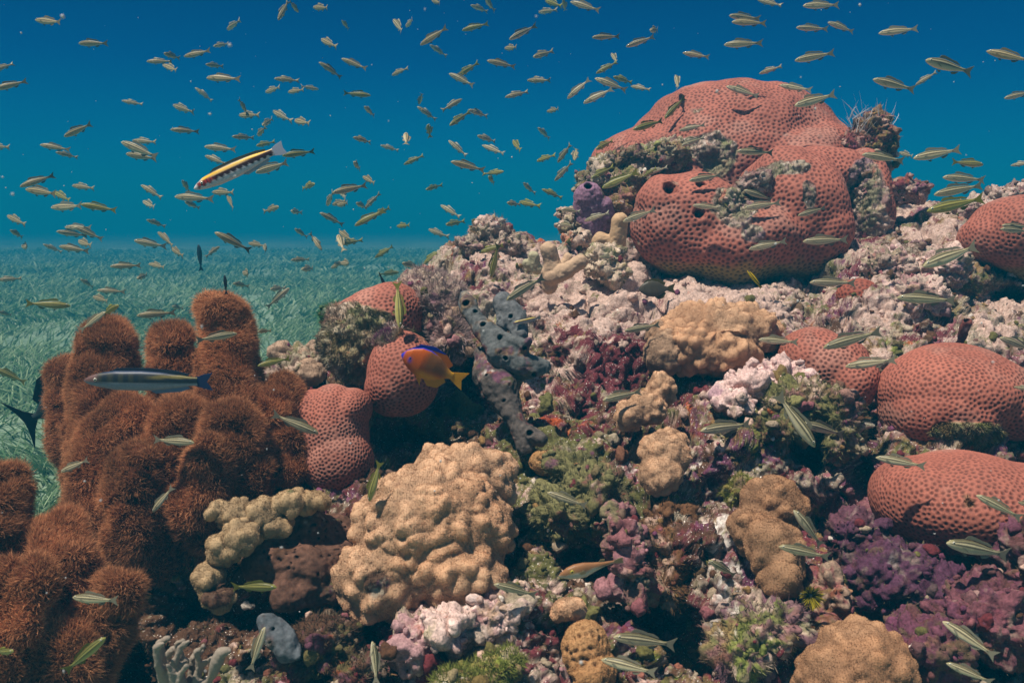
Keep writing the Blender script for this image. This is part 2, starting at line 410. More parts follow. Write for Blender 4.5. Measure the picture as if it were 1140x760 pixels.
# colours of the crust
PAL = {'pinksand': (.52, .37, .31), 'maroon': (.13, .028, .035), 'purple': (.235, .09, .105), 'olive': (.125, .12, .04), 'ochre': (.24, .15, .06),
       'white': (.68, .62, .57), 'brown': (.09, .045, .025), 'beige': (.33, .27, .20), 'orange': (.36, .07, .02), 'green': (.17, .20, .03), 'plum': (.15, .05, .10)}
BASE = {'pinksand': -.05, 'maroon': .05, 'purple': -.08, 'olive': .10, 'ochre': -.02, 'white': -.30, 'brown': .12, 'beige': .06, 'orange': -.28, 'green': -.28, 'plum': -.02}
REG = [('pinksand', 800, 345, 330, 70, .30), ('beige', 800, 300, 330, 80, .25), ('maroon', 800, 640, 300, 120, .18), ('orange', 640, 450, 60, 60, .18), ('pinksand', 690, 320, 120, 45, .9), ('pinksand', 560, 285, 70, 30, .5), ('pinksand', 1040, 255, 90, 45, .8), ('pinksand', 830, 330, 80, 25, .7), ('pinksand', 1110, 365, 50, 40, .7),
       ('pinksand', 850, 430, 55, 30, .9), ('white', 540, 670, 45, 25, .75), ('pinksand', 520, 680, 80, 40, .8), ('white', 795, 600, 40, 22, .6), ('white', 820, 640, 25, 30, .6), ('pinksand', 590, 340, 60, 20, .4),
       ('beige', 480, 310, 60, 30, .5), ('beige', 560, 255, 60, 20, .4), ('beige', 340, 400, 50, 30, .5), ('maroon', 660, 375, 60, 30, .45), ('maroon', 640, 430, 70, 40, .4), ('maroon', 700, 410, 60, 30, .5), ('maroon', 720, 450, 60, 40, .4),
       ('olive', 620, 560, 60, 50, .55), ('olive', 880, 455, 70, 40, .6), ('green', 550, 742, 60, 22, .8), ('olive', 660, 540, 60, 50, .45), ('green', 845, 700, 40, 40, .45), ('olive', 850, 690, 60, 40, .5), ('ochre', 740, 410, 60, 30, .5),
       ('purple', 980, 680, 160, 110, .2), ('plum', 1000, 660, 150, 90, .7), ('purple', 690, 600, 45, 50, .7), ('purple', 450, 700, 50, 50, .5), ('purple', 1110, 680, 60, 70, .5), ('purple', 1000, 570, 60, 30, .6), ('purple', 950, 560, 40, 30, .4),
       ('pinksand', 690, 640, 30, 60, .4), ('brown', 740, 600, 55, 60, .6), ('brown', 330, 630, 90, 50, .7), ('brown', 460, 510, 90, 40, .5), ('brown', 200, 680, 150, 70, .9), ('orange', 620, 260, 40, 14, .6), ('orange', 680, 370, 20, 15, .5),
       ('pinksand', 960, 340, 50, 20, .5), ('maroon', 590, 720, 30, 30, .4), ('white', 620, 290, 40, 15, .3), ('olive', 500, 470, 40, 30, .2), ('pinksand', 780, 640, 50, 50, .35), ('beige', 1100, 420, 60, 60, .3), ('plum', 800, 500, 60, 40, .3)]
def crust_color(V, extra=0.0, seed=50):
    px, py, d = proj(V)
    wp = V + 0.02 * np.stack([fbm(V, 25, 2, 61), fbm(V, 25, 2, 62), fbm(V, 25, 2, 63)], 1)
    keys = list(PAL); sc = []
    for k, key in enumerate(keys):
        s_ = np.full(len(V), BASE[key])
        for (kk, x, y, a, b_, m) in REG:
            if kk == key: s_ = s_ + m * np.exp(-(((px - x) / a) ** 2 + ((py - y) / b_) ** 2))
        s_ = s_ + .75 * fbm(wp, 16, 2, seed + k * 7) + .6 * fbm(wp, 65, 2, seed + 3 + k * 7) + .3 * vnoise(V, 260, seed + 5 + k * 7)
        sc.append(s_)
    sc = np.array(sc); e = np.exp((sc - sc.max(0)) * 16); e /= e.sum(0)
    c = np.tensordot(e.T, np.array([PAL[k] for k in keys]), 1)
    return c
C = crust_color(V)
C = C * (0.85 + 0.2 * fbm(V, 150, 2, 90)[:, None])
r_, c_ = np.divmod(np.arange((nr - 1) * (nc - 1)), nc - 1)
Fr = np.stack([r_ * nc + c_, r_ * nc + c_ + 1, (r_ + 1) * nc + c_ + 1, (r_ + 1) * nc + c_], 1)
link('reef_rock', mesh_np('reef_rock', V, Fr, C), M_reef, kind='structure')
RV = V.reshape(nr, nc, 3); RC = C.reshape(nr, nc, 3)
du = np.gradient(RV, axis=1); dv = np.gradient(RV, axis=0); RN = np.cross(du, dv); RN /= np.linalg.norm(RN, axis=2, keepdims=True) + 1e-9
if RN[..., 2].mean() < 0: RN = -RN
rf = np.s_[::5]
sv = RV[rf, ::4]; a_, b_ = sv.shape[:2]
r_, c_ = np.divmod(np.arange((a_ - 1) * (b_ - 1)), b_ - 1)
BV = [(sv.reshape(-1, 3), np.stack([r_ * b_ + c_, r_ * b_ + c_ + 1, (r_ + 1) * b_ + c_ + 1, (r_ + 1) * b_ + c_], 1))]     # collected for ray tests
reef_bvh = BVHTree.FromPolygons(BV[0][0].tolist(), BV[0][1].tolist())
def hitD(px, py, bvh=None):
    dr = P(px, py, 1.0); L = np.linalg.norm(dr)
    h = (bvh or reef_bvh).ray_cast(Vector((0, 0, 0)), Vector(dr / L))
    return None if h[0] is None else float(np.array(h[0]) @ FWD)

EXTRA = []
ALL = []          # solids for the fish to stay in front of
def solid(V, fl):
    q = fl[0]; ALL.append((V, q))

# ---------------------------------------------------------------- corals
SAL = np.array([.31, .100, .066]); SALD = np.array([.078, .022, .015])
def dead_mask(V, spots, seed=0):
    m = np.zeros(len(V))
    for (x, y, d, rx, ry) in spots:
        c = P(x, y, d); k = d / F
        q = V - c; a = (q @ RIGHT) / (rx * k); b_ = (q @ UPC) / (ry * k); e = (q @ FWD) / (2.5 * max(rx, ry) * k)
        m = np.maximum(m, 1.25 - np.sqrt(a * a + b_ * b_ + e * e))
    m = m + .35 * fbm(V, 26, 3, 200 + seed)
    return smooth(.18, .30, m)
def polyp_coral(label, ells, spacing, dead=(), voxel=None, seed=0, base=SAL, depth=.0022, olive_low=0, holes=(), its=34, name='boulder_coral', cat='coral', deadcol=None, group=None):
    voxel = voxel or spacing / 5.0
    V, Nn, fl = remesh(ells, voxel, its)
    V = V + Nn * (0.008 * fbm(V, 11, 2, 300 + seed) * min(1.8, (spacing / .009) ** 2))[:, None]
    for (x, y, d, r, dep) in holes:
        c = P(x, y, d); q = np.linalg.norm((V - c) @ np.stack([RIGHT, UPC], 1), axis=1) / (r * d / F)
        front = ((V - c) @ FWD) < 0.12
        V = V + FWD * (dep * np.exp(-q ** 3) * front)[:, None]
    Nn = normals(V, fl)
    dm = dead_mask(V, dead, seed) if dead else np.zeros(len(V))
    idx = poisson(V, spacing * .69, seed)
    nd = nearest2(V, V[idx].tolist()); e = nd[:, 1] - nd[:, 0]; pd = nd[:, 0] / spacing
    pit = smooth(.36, .07, pd * (1 + .25 * vnoise(V, 55, seed + 40)))
    size = .75 + .35 * vnoise(V, 14, seed + 3)
    pit = pit * (1 - dm) * np.clip(size + .2, .4, 1)
    ridge = smooth(.35, 0, e / spacing) * (1 - dm)
    V2 = V - Nn * ((depth * .8) * (spacing / .009) * pit)[:, None] + Nn * (depth * .18 * ridge)[:, None]
    rough = (.5 - worley(V, 75, 8 + seed)) * .012 + .010 * fbm(V, 45, 3, 9 + seed)
    V2 = V2 + Nn * (dm * rough)[:, None]
    tone = 1 + .26 * fbm(V, 9, 4, seed + 20) + .10 * vnoise(V, 60, seed)
    pal_ = smooth(.05, .45, fbm(V, 13, 4, seed + 60))[:, None] * .5; base = base * (1 - pal_) + np.array([.36, .19, .145]) * pal_
    lo = smooth(0, 1, olive_low(V)) if olive_low else np.zeros(len(V))
    lo = lo[:, None]
    C = (base * (1 - lo) + np.array([.22, .17, .05]) * lo) * tone[:, None]
    C = C * (1 - pit[:, None]) + (SALD * (1 - lo) + np.array([.02, .016, .008]) * lo) * pit[:, None]
    C = C * (1 + .22 * ridge[:, None])
    if dead:
        cc = crust_color(V, seed=600 + seed * 13)
        if deadcol is not None: cc = cc * .65 + np.array(deadcol) * .35
        C = C * (1 - dm[:, None]) + cc * dm[:, None]
    solid(V2, fl)
    c0 = V2.mean(0); c0[2] = V2[:, 2].min()
    me = mesh_np(name, V2 - c0, fl, C)
    o = link(name, me, M_coral, None, label, cat, group); o.location = c0
    if dead:
        ii = np.nonzero(dm > .6)[0]; nb_ = min(len(ii) * 2, 9000)
        ii = rng.choice(ii, nb_); p = V2[ii]; d = Nn[ii] + rng.normal(0, .6, (nb_, 3)); d /= np.linalg.norm(d, axis=1, keepdims=True)
        cc = C[ii]
        Vb, fb, Cb = blades(p - c0, d, rng.uniform(.003, .010, nb_), .0012, cc * .8, cc * 1.4)
        link('algae_tuft', mesh_np('algae_tuft', Vb, fb, Cb), M_turf, o, 'olive and pink algae grown over the dead part')
    return o
big_d = 2.35
polyp_coral('largest red-brown boulder coral, many-lobed, crowning the reef with a dome behind',
    [ell_px(818, 204, 136, 114, 2.60, .30), ell_px(742, 235, 98, 102, 2.56, .25, 25), ell_px(880, 215, 92, 80, 2.5, .25),
     ell_px(768, 252, 66, 60, 2.12, .14), ell_px(742, 228, 34, 30, 2.10, .10), ell_px(790, 225, 34, 26, 2.12, .10), ell_px(880, 238, 62, 74, 2.14, .15), ell_px(905, 262, 40, 44, 2.12, .12), ell_px(822, 270, 88, 50, 2.12, .16), ell_px(948, 240, 30, 74, 2.32, .2), ell_px(905, 200, 55, 36, 2.28, .15)],
    .0142, voxel=.0027, seed=1,
    dead=[(705, 180, 2.32, 48, 20), (742, 172, 2.3, 30, 22), (800, 170, 2.3, 22, 28), (818, 226, 1.98, 26, 24), (838, 195, 2.04, 22, 16), (955, 215, 2.2, 22, 34), (962, 270, 2.2, 24, 45), (878, 186, 2.02, 24, 9), (903, 215, 1.98, 8, 16), (650, 240, 2.4, 30, 30), (770, 158, 2.28, 30, 14), (838, 262, 1.98, 14, 10)], deadcol=(.33, .28, .22),
    holes=[(740, 216, 2.1, 6, .06), (777, 207, 2.05, 4, .04), (773, 241, 2.05, 5, .04), (797, 176, 2.3, 9, .025)],
    olive_low=lambda V: (1 - smooth(283, 305, proj(V)[1])) * 0 + smooth(282, 306, proj(V)[1] + 6 * vnoise(V, 30, 5)))
polyp_coral('rounded salmon coral knob with the orange and blue fish in front of it', [ell_px(447, 415, 41, 49, 1.36, .06, 8), ell_px(437, 430, 32, 34, 1.36, .06)], .0080, seed=2, dead=[(420, 372, 1.33, 26, 12)])
polyp_coral('olive encrusted coral dome with one red patch at its top, beside the dark fish', [ell_px(410, 378, 52, 52, 1.46, .08), ell_px(436, 350, 42, 36, 1.48, .08), ell_px(425, 362, 50, 44, 1.47, .08)], .0085, seed=3,
    dead=[(392, 385, 1.4, 50, 44), (440, 378, 1.4, 34, 14)], deadcol=(.30, .30, .17))
polyp_coral('flat-topped salmon coral block right of the brown pillar coral', [ell_px(370, 486, 41, 60, 1.295, .06), ell_px(372, 470, 38, 42, 1.3, .06), ell_px(376, 512, 40, 42, 1.28, .055), ell_px(350, 462, 28, 30, 1.3, .05), ell_px(392, 455, 22, 24, 1.3, .05)], .0066, seed=4)
polyp_coral('small low red coral mound just right of the upper tan lumpy coral', [ell_px(905, 398, 36, 34, 1.52, .07), ell_px(945, 425, 30, 34, 1.47, .06, -20), ell_px(925, 408, 40, 36, 1.5, .07)], .0095, seed=5)
polyp_coral('red-brown boulder coral with green turf at its lower right foot', [ell_px(1062, 438, 84, 54, 1.42, .11), ell_px(1048, 456, 66, 48, 1.41, .10), ell_px(1110, 450, 50, 44, 1.42, .1)], .0088, seed=6,
    dead=[(1085, 484, 1.31, 40, 15)], deadcol=(.20, .24, .05))
polyp_coral('lowest red-brown boulder coral, overhanging the purple rock at the right edge', [ell_px(1075, 560, 100, 56, 1.2, .12), ell_px(1130, 575, 90, 62, 1.18, .12), ell_px(1025, 555, 50, 48, 1.2, .09)], .0084, seed=7,
    dead=[(1010, 520, 1.1, 14, 14), (1040, 628, 1.12, 55, 13)], deadcol=(.16, .20, .05))
polyp_coral('red coral mound cut by the right edge, level with the big dome coral', [ell_px(1130, 262, 52, 44, 1.95, .13), ell_px(1165, 270, 60, 52, 1.95, .13), ell_px(1100, 262, 28, 26, 1.95, .08)], .012, seed=8,
    olive_low=lambda V: smooth(290, 306, proj(V)[1]))
polyp_coral('little red encrusting coral in the gap below the big dome coral', [ell_px(955, 330, 26, 20, 1.85, .05), ell_px(975, 345, 18, 12, 1.82, .04)], .011, seed=9, base=np.array([.27, .07, .04]))

TAN = np.array([.56, .345, .205])
def tan_coral(label, ells, knob=.02, amp=.012, seed=0, voxel=.0026, base=TAN, ridges=False, dead=(), name='lumpy_coral', group=None, fine=1.0):
    V, Nn, fl = remesh(ells, voxel, 8)
    wv = V + knob * .35 * np.stack([vnoise(V, .6 / knob, 71 + seed), vnoise(V, .6 / knob, 72 + seed), vnoise(V, .6 / knob, 73 + seed)], 1)
    wl = worley(wv, 1 / knob / 1.15, 20 + seed)
    kn = smooth(.75, .12, wl)
    if ridges: kn = 1 - smooth(.0, .5, wl) * 1.0; kn = -kn
    wl2 = smooth(.8, .1, worley(V, 2.1 / knob, 90 + seed)) if not ridges else 0
    V2 = V + Nn * (amp * (.85 * kn + .15 * wl2) * (.85 + .4 * vnoise(V, .5 / knob, 95)) + .18 * amp * fbm(V, .9 / knob, 2, 96) + .008 * fbm(V, 12, 2, 30 + seed) + .0011 * fine * fbm(V, 230, 3, 31 + seed))[:, None]
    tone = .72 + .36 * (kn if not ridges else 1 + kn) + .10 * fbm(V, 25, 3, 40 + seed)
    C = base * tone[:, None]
    g = smooth(.1, .5, fbm(V, 9, 2, 44 + seed))[:, None] * .35
    C = C * (1 - g) + C * np.array([1.02, .86, .72]) * g
    if dead:
        dm = dead_mask(V, dead, seed)[:, None]; C = C * (1 - dm) + crust_color(V, seed=800 + seed) * dm
        V2 = V2 + normals(V2, fl) * (dm[:, 0] * .008 * fbm(V, 60, 2, 6))[:, None]
    solid(V2, fl)
    c0 = V2.mean(0); c0[2] = V2[:, 2].min()
    f = fl[0]; nb_ = int(len(f) * voxel ** 2 / 1.1e-6); ii = rng.integers(0, len(f), nb_); uv = rng.dirichlet((1, 1, 1, 1), nb_)
    N2 = normals(V2, fl); p = (V2[f[ii]] * uv[:, :, None]).sum(1); nn = (N2[f[ii]] * uv[:, :, None]).sum(1)
    d = nn + rng.normal(0, .45, (nb_, 3)); d /= np.linalg.norm(d, axis=1, keepdims=True); cb = C[f[ii, 0]]
    Vb, fb, Cb = blades(p, d, rng.uniform(.0008, .0018, nb_), .0008, cb, cb * rng.uniform(1.0, 1.25, (nb_, 1)))
    n0 = len(V2); fl = fl + [fb[0] + n0]; V2 = np.concatenate([V2, Vb]); C = np.concatenate([C, Cb])
    o = link(name, mesh_np(name, V2 - c0, fl, C), M_tan, None, label, 'coral', group); o.location = c0; return o
tan_coral('largest tan lumpy coral plate, lit, at the lower centre', [ell_px(480, 595, 88, 78, 1.10, .07), ell_px(510, 545, 60, 44, 1.14, .05, 10), ell_px(430, 640, 55, 46, 1.07, .045, 35), ell_px(400, 640, 32, 30, 1.08, .04, 30),
    ell_px(505, 635, 60, 38, 1.07, .05, -10), ell_px(535, 590, 38, 42, 1.1, .045), ell_px(540, 522, 30, 18, 1.17, .03, -10), ell_px(490, 512, 24, 16, 1.17, .03), ell_px(400, 670, 10, 26, 1.07, .02)], .018, .011, 1, dead=[(418, 650, 1.02, 14, 16)])
tan_coral('pale tan cauliflower coral in the upper middle, left of the small red mound', [ell_px(795, 372, 58, 32, 1.58, .09), ell_px(770, 385, 36, 28, 1.54, .07), ell_px(835, 368, 30, 26, 1.58, .07), ell_px(800, 392, 40, 22, 1.52, .06)], .017, .015, 2)
tan_coral('egg-shaped tan coral knob standing alone under a small tan cluster', [ell_px(740, 508, 30, 30, 1.22, .035), ell_px(735, 528, 26, 22, 1.2, .03), ell_px(745, 492, 22, 18, 1.24, .03)], .016, .006, 3)
tan_coral('small tan coral cluster just above the egg-shaped knob', [ell_px(718, 455, 26, 20, 1.33, .035), ell_px(735, 435, 18, 20, 1.36, .03), ell_px(703, 462, 16, 16, 1.31, .03)], .013, .007, 4)
tan_coral('tan coral sheet with a narrow foot beside the yellow feather worm', [ell_px(862, 565, 40, 34, 1.12, .035, -15), ell_px(838, 590, 26, 28, 1.1, .03), ell_px(862, 615, 28, 40, 1.06, .03, 20), ell_px(868, 645, 22, 20, 1.04, .025)], .018, .008, 5, base=np.array([.36, .20, .105]))
tan_coral('brownish tan coral mound cut by the bottom edge, lower right', [ell_px(955, 745, 56, 44, .97, .05), ell_px(925, 750, 34, 34, .96, .04), ell_px(985, 745, 28, 26, .97, .04)], .016, .010, 6, base=np.array([.38, .21, .11]))
tan_coral('thumb-sized pinkish tan coral under the sharp-nosed fish', [ell_px(632, 678, 20, 14, 1.02, .02), ell_px(620, 685, 10, 9, 1.02, .015)], .014, .004, 7, voxel=.0018)
tan_coral('honeycomb-ridged ochre coral near the bottom edge', [ell_px(650, 722, 26, 34, 1.0, .03), ell_px(660, 745, 24, 24, .99, .03)], .0085, .008, 8, base=np.array([.38, .21, .09]), ridges=True, voxel=.0015)
tan_coral('small ridged ochre coral above the middle rocks', [ell_px(608, 515, 18, 14, 1.27, .02)], .009, .006, 9, base=np.array([.36, .20, .08]), ridges=True, voxel=.0016)
tan_coral('tan lobed coral on the pink sand slope, left of the pale cauliflower coral', [ell_px(742, 392, 22, 24, 1.52, .04), ell_px(735, 370, 16, 14, 1.56, .03)], .013, .006, 10, base=np.array([.42, .27, .17]))
tan_coral('pinkish knobbly coral beads behind the salmon block, left shoulder of the reef', [ell_px(315, 393, 12, 10, 1.6, .02), ell_px(337, 398, 14, 10, 1.6, .02), ell_px(352, 388, 10, 9, 1.62, .02), ell_px(325, 424, 16, 12, 1.55, .025), ell_px(345, 415, 16, 14, 1.55, .03)], .012, .006, 11, base=np.array([.44, .31, .22]), voxel=.002)

# yellowish knobbly crust left of the brown sponge
tan_coral('yellow-ochre knobbly coral arch at the left foot of the reef', [ell_px(290, 570, 18.0, 14.0, 1.08, .025), ell_px(262, 572, 18.0, 15.6, 1.07, .025), ell_px(240, 568, 11.5, 7.8, 1.06, .015), ell_px(268, 600, 16.4, 15.6, 1.05, .025), ell_px(250, 612, 16.4, 17.2, 1.05, .025),
    ell_px(322, 560, 21.3, 9.4, 1.09, .02), ell_px(350, 558, 16.4, 7.0, 1.1, .02), ell_px(232, 645, 16.4, 17.2, 1.04, .025), ell_px(245, 665, 18.0, 12.5, 1.03, .02), ell_px(305, 585, 14.8, 10.9, 1.08, .02)], .013, .008, 12, base=np.array([.38, .26, .14]), voxel=.002, dead=[(262, 590, 1.0, 16, 14), (300, 580, 1.03, 14, 12), (240, 640, 1.0, 12, 12), (322, 552, 1.05, 22, 10), (236, 668, 1.0, 16, 14)])

# ---- finger corals
def fingers(label, chains, seed, base=np.array([.50, .34, .22]), voxel=.0025, mt=None, name='finger_coral', cat='coral'):
    ells = []
    for (pts) in chains:
        for (a, b_) in zip(pts[:-1], pts[1:]):
            ells += cap_pts(P(a[0], a[1], a[3]), P(b_[0], b_[1], b_[3]), a[2] * a[3] / F, b_[2] * b_[3] / F)
    V, Nn, fl = remesh(ells, voxel, 6, 3)
    V2 = V + Nn * (.004 * fbm(V, 40, 2, seed) + .0012 * fbm(V, 220, 2, seed + 1))[:, None]
    C = base * (1 + .18 * fbm(V, 30, 3, seed + 2))[:, None]
    solid(V2, fl); c0 = V2.mean(0); c0[2] = V2[:, 2].min()
    o = link(name, mesh_np(name, V2 - c0, fl, C), mt or M_tan, None, label, cat); o.location = c0; return o
fingers('forked pale tan finger coral standing on the pink slope', [[(612, 318, 10, 1.78), (614, 295, 10, 1.76), (611, 278, 9, 1.75)], [(616, 308, 10, 1.76), (632, 302, 9, 1.74), (645, 292, 9, 1.73)], [(625, 300, 7, 1.78), (632, 288, 6, 1.78)]], 401)
fingers('single tan finger coral beside the purple tube sponge', [[(682, 285, 9, 1.95), (688, 265, 10, 1.94), (691, 245, 9, 1.93)], [(688, 272, 9, 1.95), (668, 268, 9, 1.95)]], 402, base=np.array([.46, .30, .17]))
fingers('pale finger coral clump low on the left shoulder of the ridge', [[(596, 298, 6, 1.84), (594, 284, 6, 1.83)], [(600, 300, 6, 1.84), (586, 292, 5, 1.84)]], 403, base=np.array([.42, .38, .24]))
ten = []
for k in range(15):
    x0 = 200 + rng.uniform(-22, 30); a_ = rng.uniform(-1, 1); x1 = x0 + a_ * 22; y1 = 735 + rng.uniform(-22, 14); dd_ = .94 + rng.uniform(-.03, .03)
    ten.append([(x0 * .6 + 82, 775, 5.5, .95), (x1 - a_ * 8, y1 + 18, 5, dd_), (x1, y1, 4.4, dd_ - .005), (x1 + rng.uniform(4, 11) * (1 if a_ > -.3 else -1), y1 - rng.uniform(3, 9), 3.4, dd_ - .01)])
fingers('pale anemone with thick curled tentacles at the bottom left', ten, 404, base=np.array([.26, .215, .17]), name='sea_anemone', cat='anemone', voxel=.0016)

# ---- sponges
def sponge(label, chains, holes, col, seed, voxel=.0022, name='sponge', amp=.006, lip=True, flat=1.0):
    ells = []
    for pts in chains:
        for (a, b_) in zip(pts[:-1], pts[1:]):
            ells += [(c, x, y, z * flat) for (c, x, y, z) in cap_pts(P(a[0], a[1], a[3]), P(b_[0], b_[1], b_[3]), a[2] * a[3] / F, b_[2] * b_[3] / F)]
    V, Nn, fl = remesh(ells, voxel, 10, 3)
    col = np.array(col)
    C = col * (1 + .45 * fbm(V, 28, 4, seed))[:, None]
    gm = smooth(.16, .34, fbm(V, 34, 4, seed + 7))[:, None] * .75; C = C * (1 - gm) + crust_color(V, seed=1500 + seed) * gm * .8
    D = amp * fbm(V, 24, 4, seed + 1) + .0015 * fbm(V, 160, 2, seed + 2)
    off = np.zeros_like(V)
    bv = BVHTree.FromPolygons(V.tolist(), fl[0].tolist())
    for (x, y, r) in holes:
        d = hitD(x, y, bv)
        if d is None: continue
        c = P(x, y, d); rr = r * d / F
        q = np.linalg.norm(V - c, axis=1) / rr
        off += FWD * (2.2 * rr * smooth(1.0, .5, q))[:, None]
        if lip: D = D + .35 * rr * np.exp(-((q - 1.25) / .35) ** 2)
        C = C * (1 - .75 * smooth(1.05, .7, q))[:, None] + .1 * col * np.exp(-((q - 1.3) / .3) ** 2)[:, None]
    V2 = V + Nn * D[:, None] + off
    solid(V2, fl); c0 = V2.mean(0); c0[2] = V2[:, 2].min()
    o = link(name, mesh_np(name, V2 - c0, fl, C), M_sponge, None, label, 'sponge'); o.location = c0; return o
sponge('blue-grey lobed sponge with round holes leaning over the middle cavity', [[(516, 328, 7, 1.42), (521, 340, 11, 1.38), (530, 358, 9, 1.36), (545, 372, 13, 1.35), (560, 392, 19, 1.33), (582, 404, 16, 1.32), (606, 408, 9, 1.32)], [(545, 380, 9, 1.36), (568, 412, 11, 1.35), (588, 412, 9, 1.34)], [(556, 372, 7, 1.33), (584, 386, 8, 1.31), (590, 378, 4, 1.3)]],
       [(519, 338, 4), (529, 347, 3), (538, 362, 3), (556, 375, 3), (562, 399, 3), (594, 416, 3), (584, 388, 3)], (.10, .105, .105), 501, flat=.8, amp=.007)
sponge('darker grey rope-like sponge trailing down below the holed sponge', [[(535, 395, 12, 1.37), (545, 412, 19, 1.35), (558, 432, 20, 1.33), (570, 455, 11, 1.31), (582, 478, 12, 1.29), (602, 490, 8, 1.27)], [(580, 470, 10, 1.3), (585, 496, 10, 1.28)], [(560, 440, 12, 1.33), (575, 462, 8, 1.31)]],
       [(543, 418, 2), (562, 446, 2), (590, 482, 4)], (.085, .07, .062), 502, amp=.012)
sponge('short blue-grey sponge stub behind the holed sponge', [[(560, 340, 12, 1.5), (572, 350, 14, 1.48), (580, 372, 8, 1.46)], [(572, 350, 12, 1.48), (560, 358, 10, 1.48)]], [(568, 352, 3)], (.11, .115, .12), 503, amp=.01)
sponge('purple-topped grey barrel sponge left of the big dome coral', [[(658, 262, 18, 2.12), (656, 240, 18, 2.1), (655, 220, 17, 2.08)], [(676, 245, 12, 2.1), (672, 228, 9, 2.08)]], [(655, 207, 5)], (.24, .13, .19), 504, voxel=.003)
sponge('dark brown pitted crusty sponge slab behind the largest tan coral', [[(310, 600, 24, 1.1), (345, 595, 28, 1.12), (385, 595, 22, 1.15)], [(300, 625, 24, 1.08), (340, 632, 28, 1.08), (380, 630, 24, 1.1)], [(320, 660, 20, 1.06), (370, 660, 20, 1.08)]],
       [(rng.uniform(290, 390), rng.uniform(575, 640), rng.uniform(1, 2.2)) for _ in range(70)], (.11, .055, .036), 505, lip=False, amp=.014)
sponge('blue-grey sponge ear in the shadow at the bottom left', [[(298, 690, 10, 1.0), (308, 702, 15, 1.0), (320, 722, 15, .99), (332, 732, 7, .98)]], [(304, 700, 2.5), (315, 712, 1.2), (303, 714, 1.2)], (.085, .095, .105), 506, flat=.5, amp=.01)
sponge('short dark tube sponge poking up behind the red coral with green turf', [[(1068, 385, 6, 1.55), (1072, 372, 6, 1.55), (1076, 360, 6, 1.55)]], [(1077, 356, 4)], (.16, .05, .04), 508)

# ---- encrusted rocks standing out of the ridge
def rock(label, ells, seed, tintc=None, name='encrusted_rock', k=.5, voxel=.0024, tuft=0, tcol=None, amp=1.0, cat='rock', tl=(.004, .011)):
    V, Nn, fl = remesh(ells, voxel, 6, 3)
    V2 = V + Nn * (amp * ((.5 - worley(V + .006 * np.stack([vnoise(V, 70, 1), vnoise(V, 70, 2), vnoise(V, 70, 3)], 1), 34, seed)) * .026 + (.5 - worley(V, 100, seed + 2)) * .009 + .022 * fbm(V, 32, 5, seed + 1, .6)))[:, None]
    C = crust_color(V, seed=1000 + seed); k = k * .58
    if tintc is not None: C = C * (1 - k) + np.array(tintc) * k * (1 + .5 * fbm(V, 80, 2, seed + 4))[:, None]
    solid(V2, fl); EXTRA.append((V2, Nn, C, len(V2))); c0 = V2.mean(0); c0[2] = V2[:, 2].min()
    o = link(name, mesh_np(name, V2 - c0, fl, C), M_rub, None, label, cat); o.location = c0
    if tuft:
        ii = rng.choice(len(V2), tuft); N2 = Nn[ii]; d = N2 + rng.normal(0, .5, (tuft, 3)); d /= np.linalg.norm(d, axis=1, keepdims=True)
        cc = C[ii] if tcol is None else np.broadcast_to(np.array(tcol), (tuft, 3)) * rng.uniform(.6, 1.3, (tuft, 1))
        Vb, fb, Cb = blades(V2[ii] - c0, d, rng.uniform(*tl, tuft), .0011, cc * .8, cc * 1.3)
        link('algae_tuft', mesh_np('algae_tuft', Vb, fb, Cb), M_turf, o)
    return o
knob = rock('dark red knob of rock with white wisps on top, right of the dome coral', [ell_px(972, 148, 20, 24, 2.3, .05), ell_px(960, 170, 20, 16, 2.3, .05), ell_px(985, 160, 12, 16, 2.3, .04), ell_px(945, 162, 18, 12, 2.33, .04), ell_px(970, 195, 18, 24, 2.33, .05)], 1, (.20, .055, .04), k=.6, tuft=1500)
pp = P(rng.uniform(945, 995, 60), rng.uniform(128, 150, 60), 2.28 + rng.uniform(-.03, .03, 60))
dd = np.stack([rng.normal(0, .5, 60), rng.normal(0, .3, 60), np.ones(60)], 1); dd /= np.linalg.norm(dd, axis=1, keepdims=True)
Vb, fb, Cb = blades(pp, dd, rng.uniform(.03, .065, 60), .0022, np.full((60, 3), .45), np.full((60, 3), .75), 2, rng.normal(0, .25, (60, 3)))
h = link('hydroid_wisp', mesh_np('hydroid_wisp', Vb, fb, Cb), M_blade, knob, 'white feathery wisps'); h.matrix_parent_inverse = Matrix.Translation(-knob.location)
rock('eroded olive-grey rock ledge wedged between the rear dome and front lobes of the largest coral', [ell_px(680, 186, 26, 13, 2.34, .06), ell_px(712, 178, 28, 14, 2.32, .06), ell_px(745, 172, 24, 15, 2.31, .06), ell_px(700, 200, 30, 10, 2.28, .05), ell_px(655, 205, 14, 14, 2.36, .05)], 30, (.22, .21, .10), k=.5, tuft=2500, tcol=(.20, .20, .08))
rock('ragged brown and cream rock column on the right flank of the largest coral', [ell_px(958, 215, 20, 26, 2.2, .05), ell_px(966, 250, 18, 36, 2.2, .05), ell_px(962, 285, 20, 22, 2.2, .05), ell_px(940, 200, 14, 14, 2.2, .04)], 31, (.20, .15, .09), k=.45, tuft=1500)
rock('small crusty pale rock growing in the centre dent of the largest coral', [ell_px(815, 228, 20, 18, 2.02, .03), ell_px(838, 205, 18, 14, 2.04, .03), ell_px(800, 240, 12, 10, 2.01, .025)], 32, (.40, .34, .28), k=.5, tuft=500)
rock('maroon rounded rock on the ridge right of the dome coral', [ell_px(1010, 212, 20, 14, 2.2, .05), ell_px(1000, 220, 16, 10, 2.2, .04)], 2, (.22, .06, .07), k=.6)
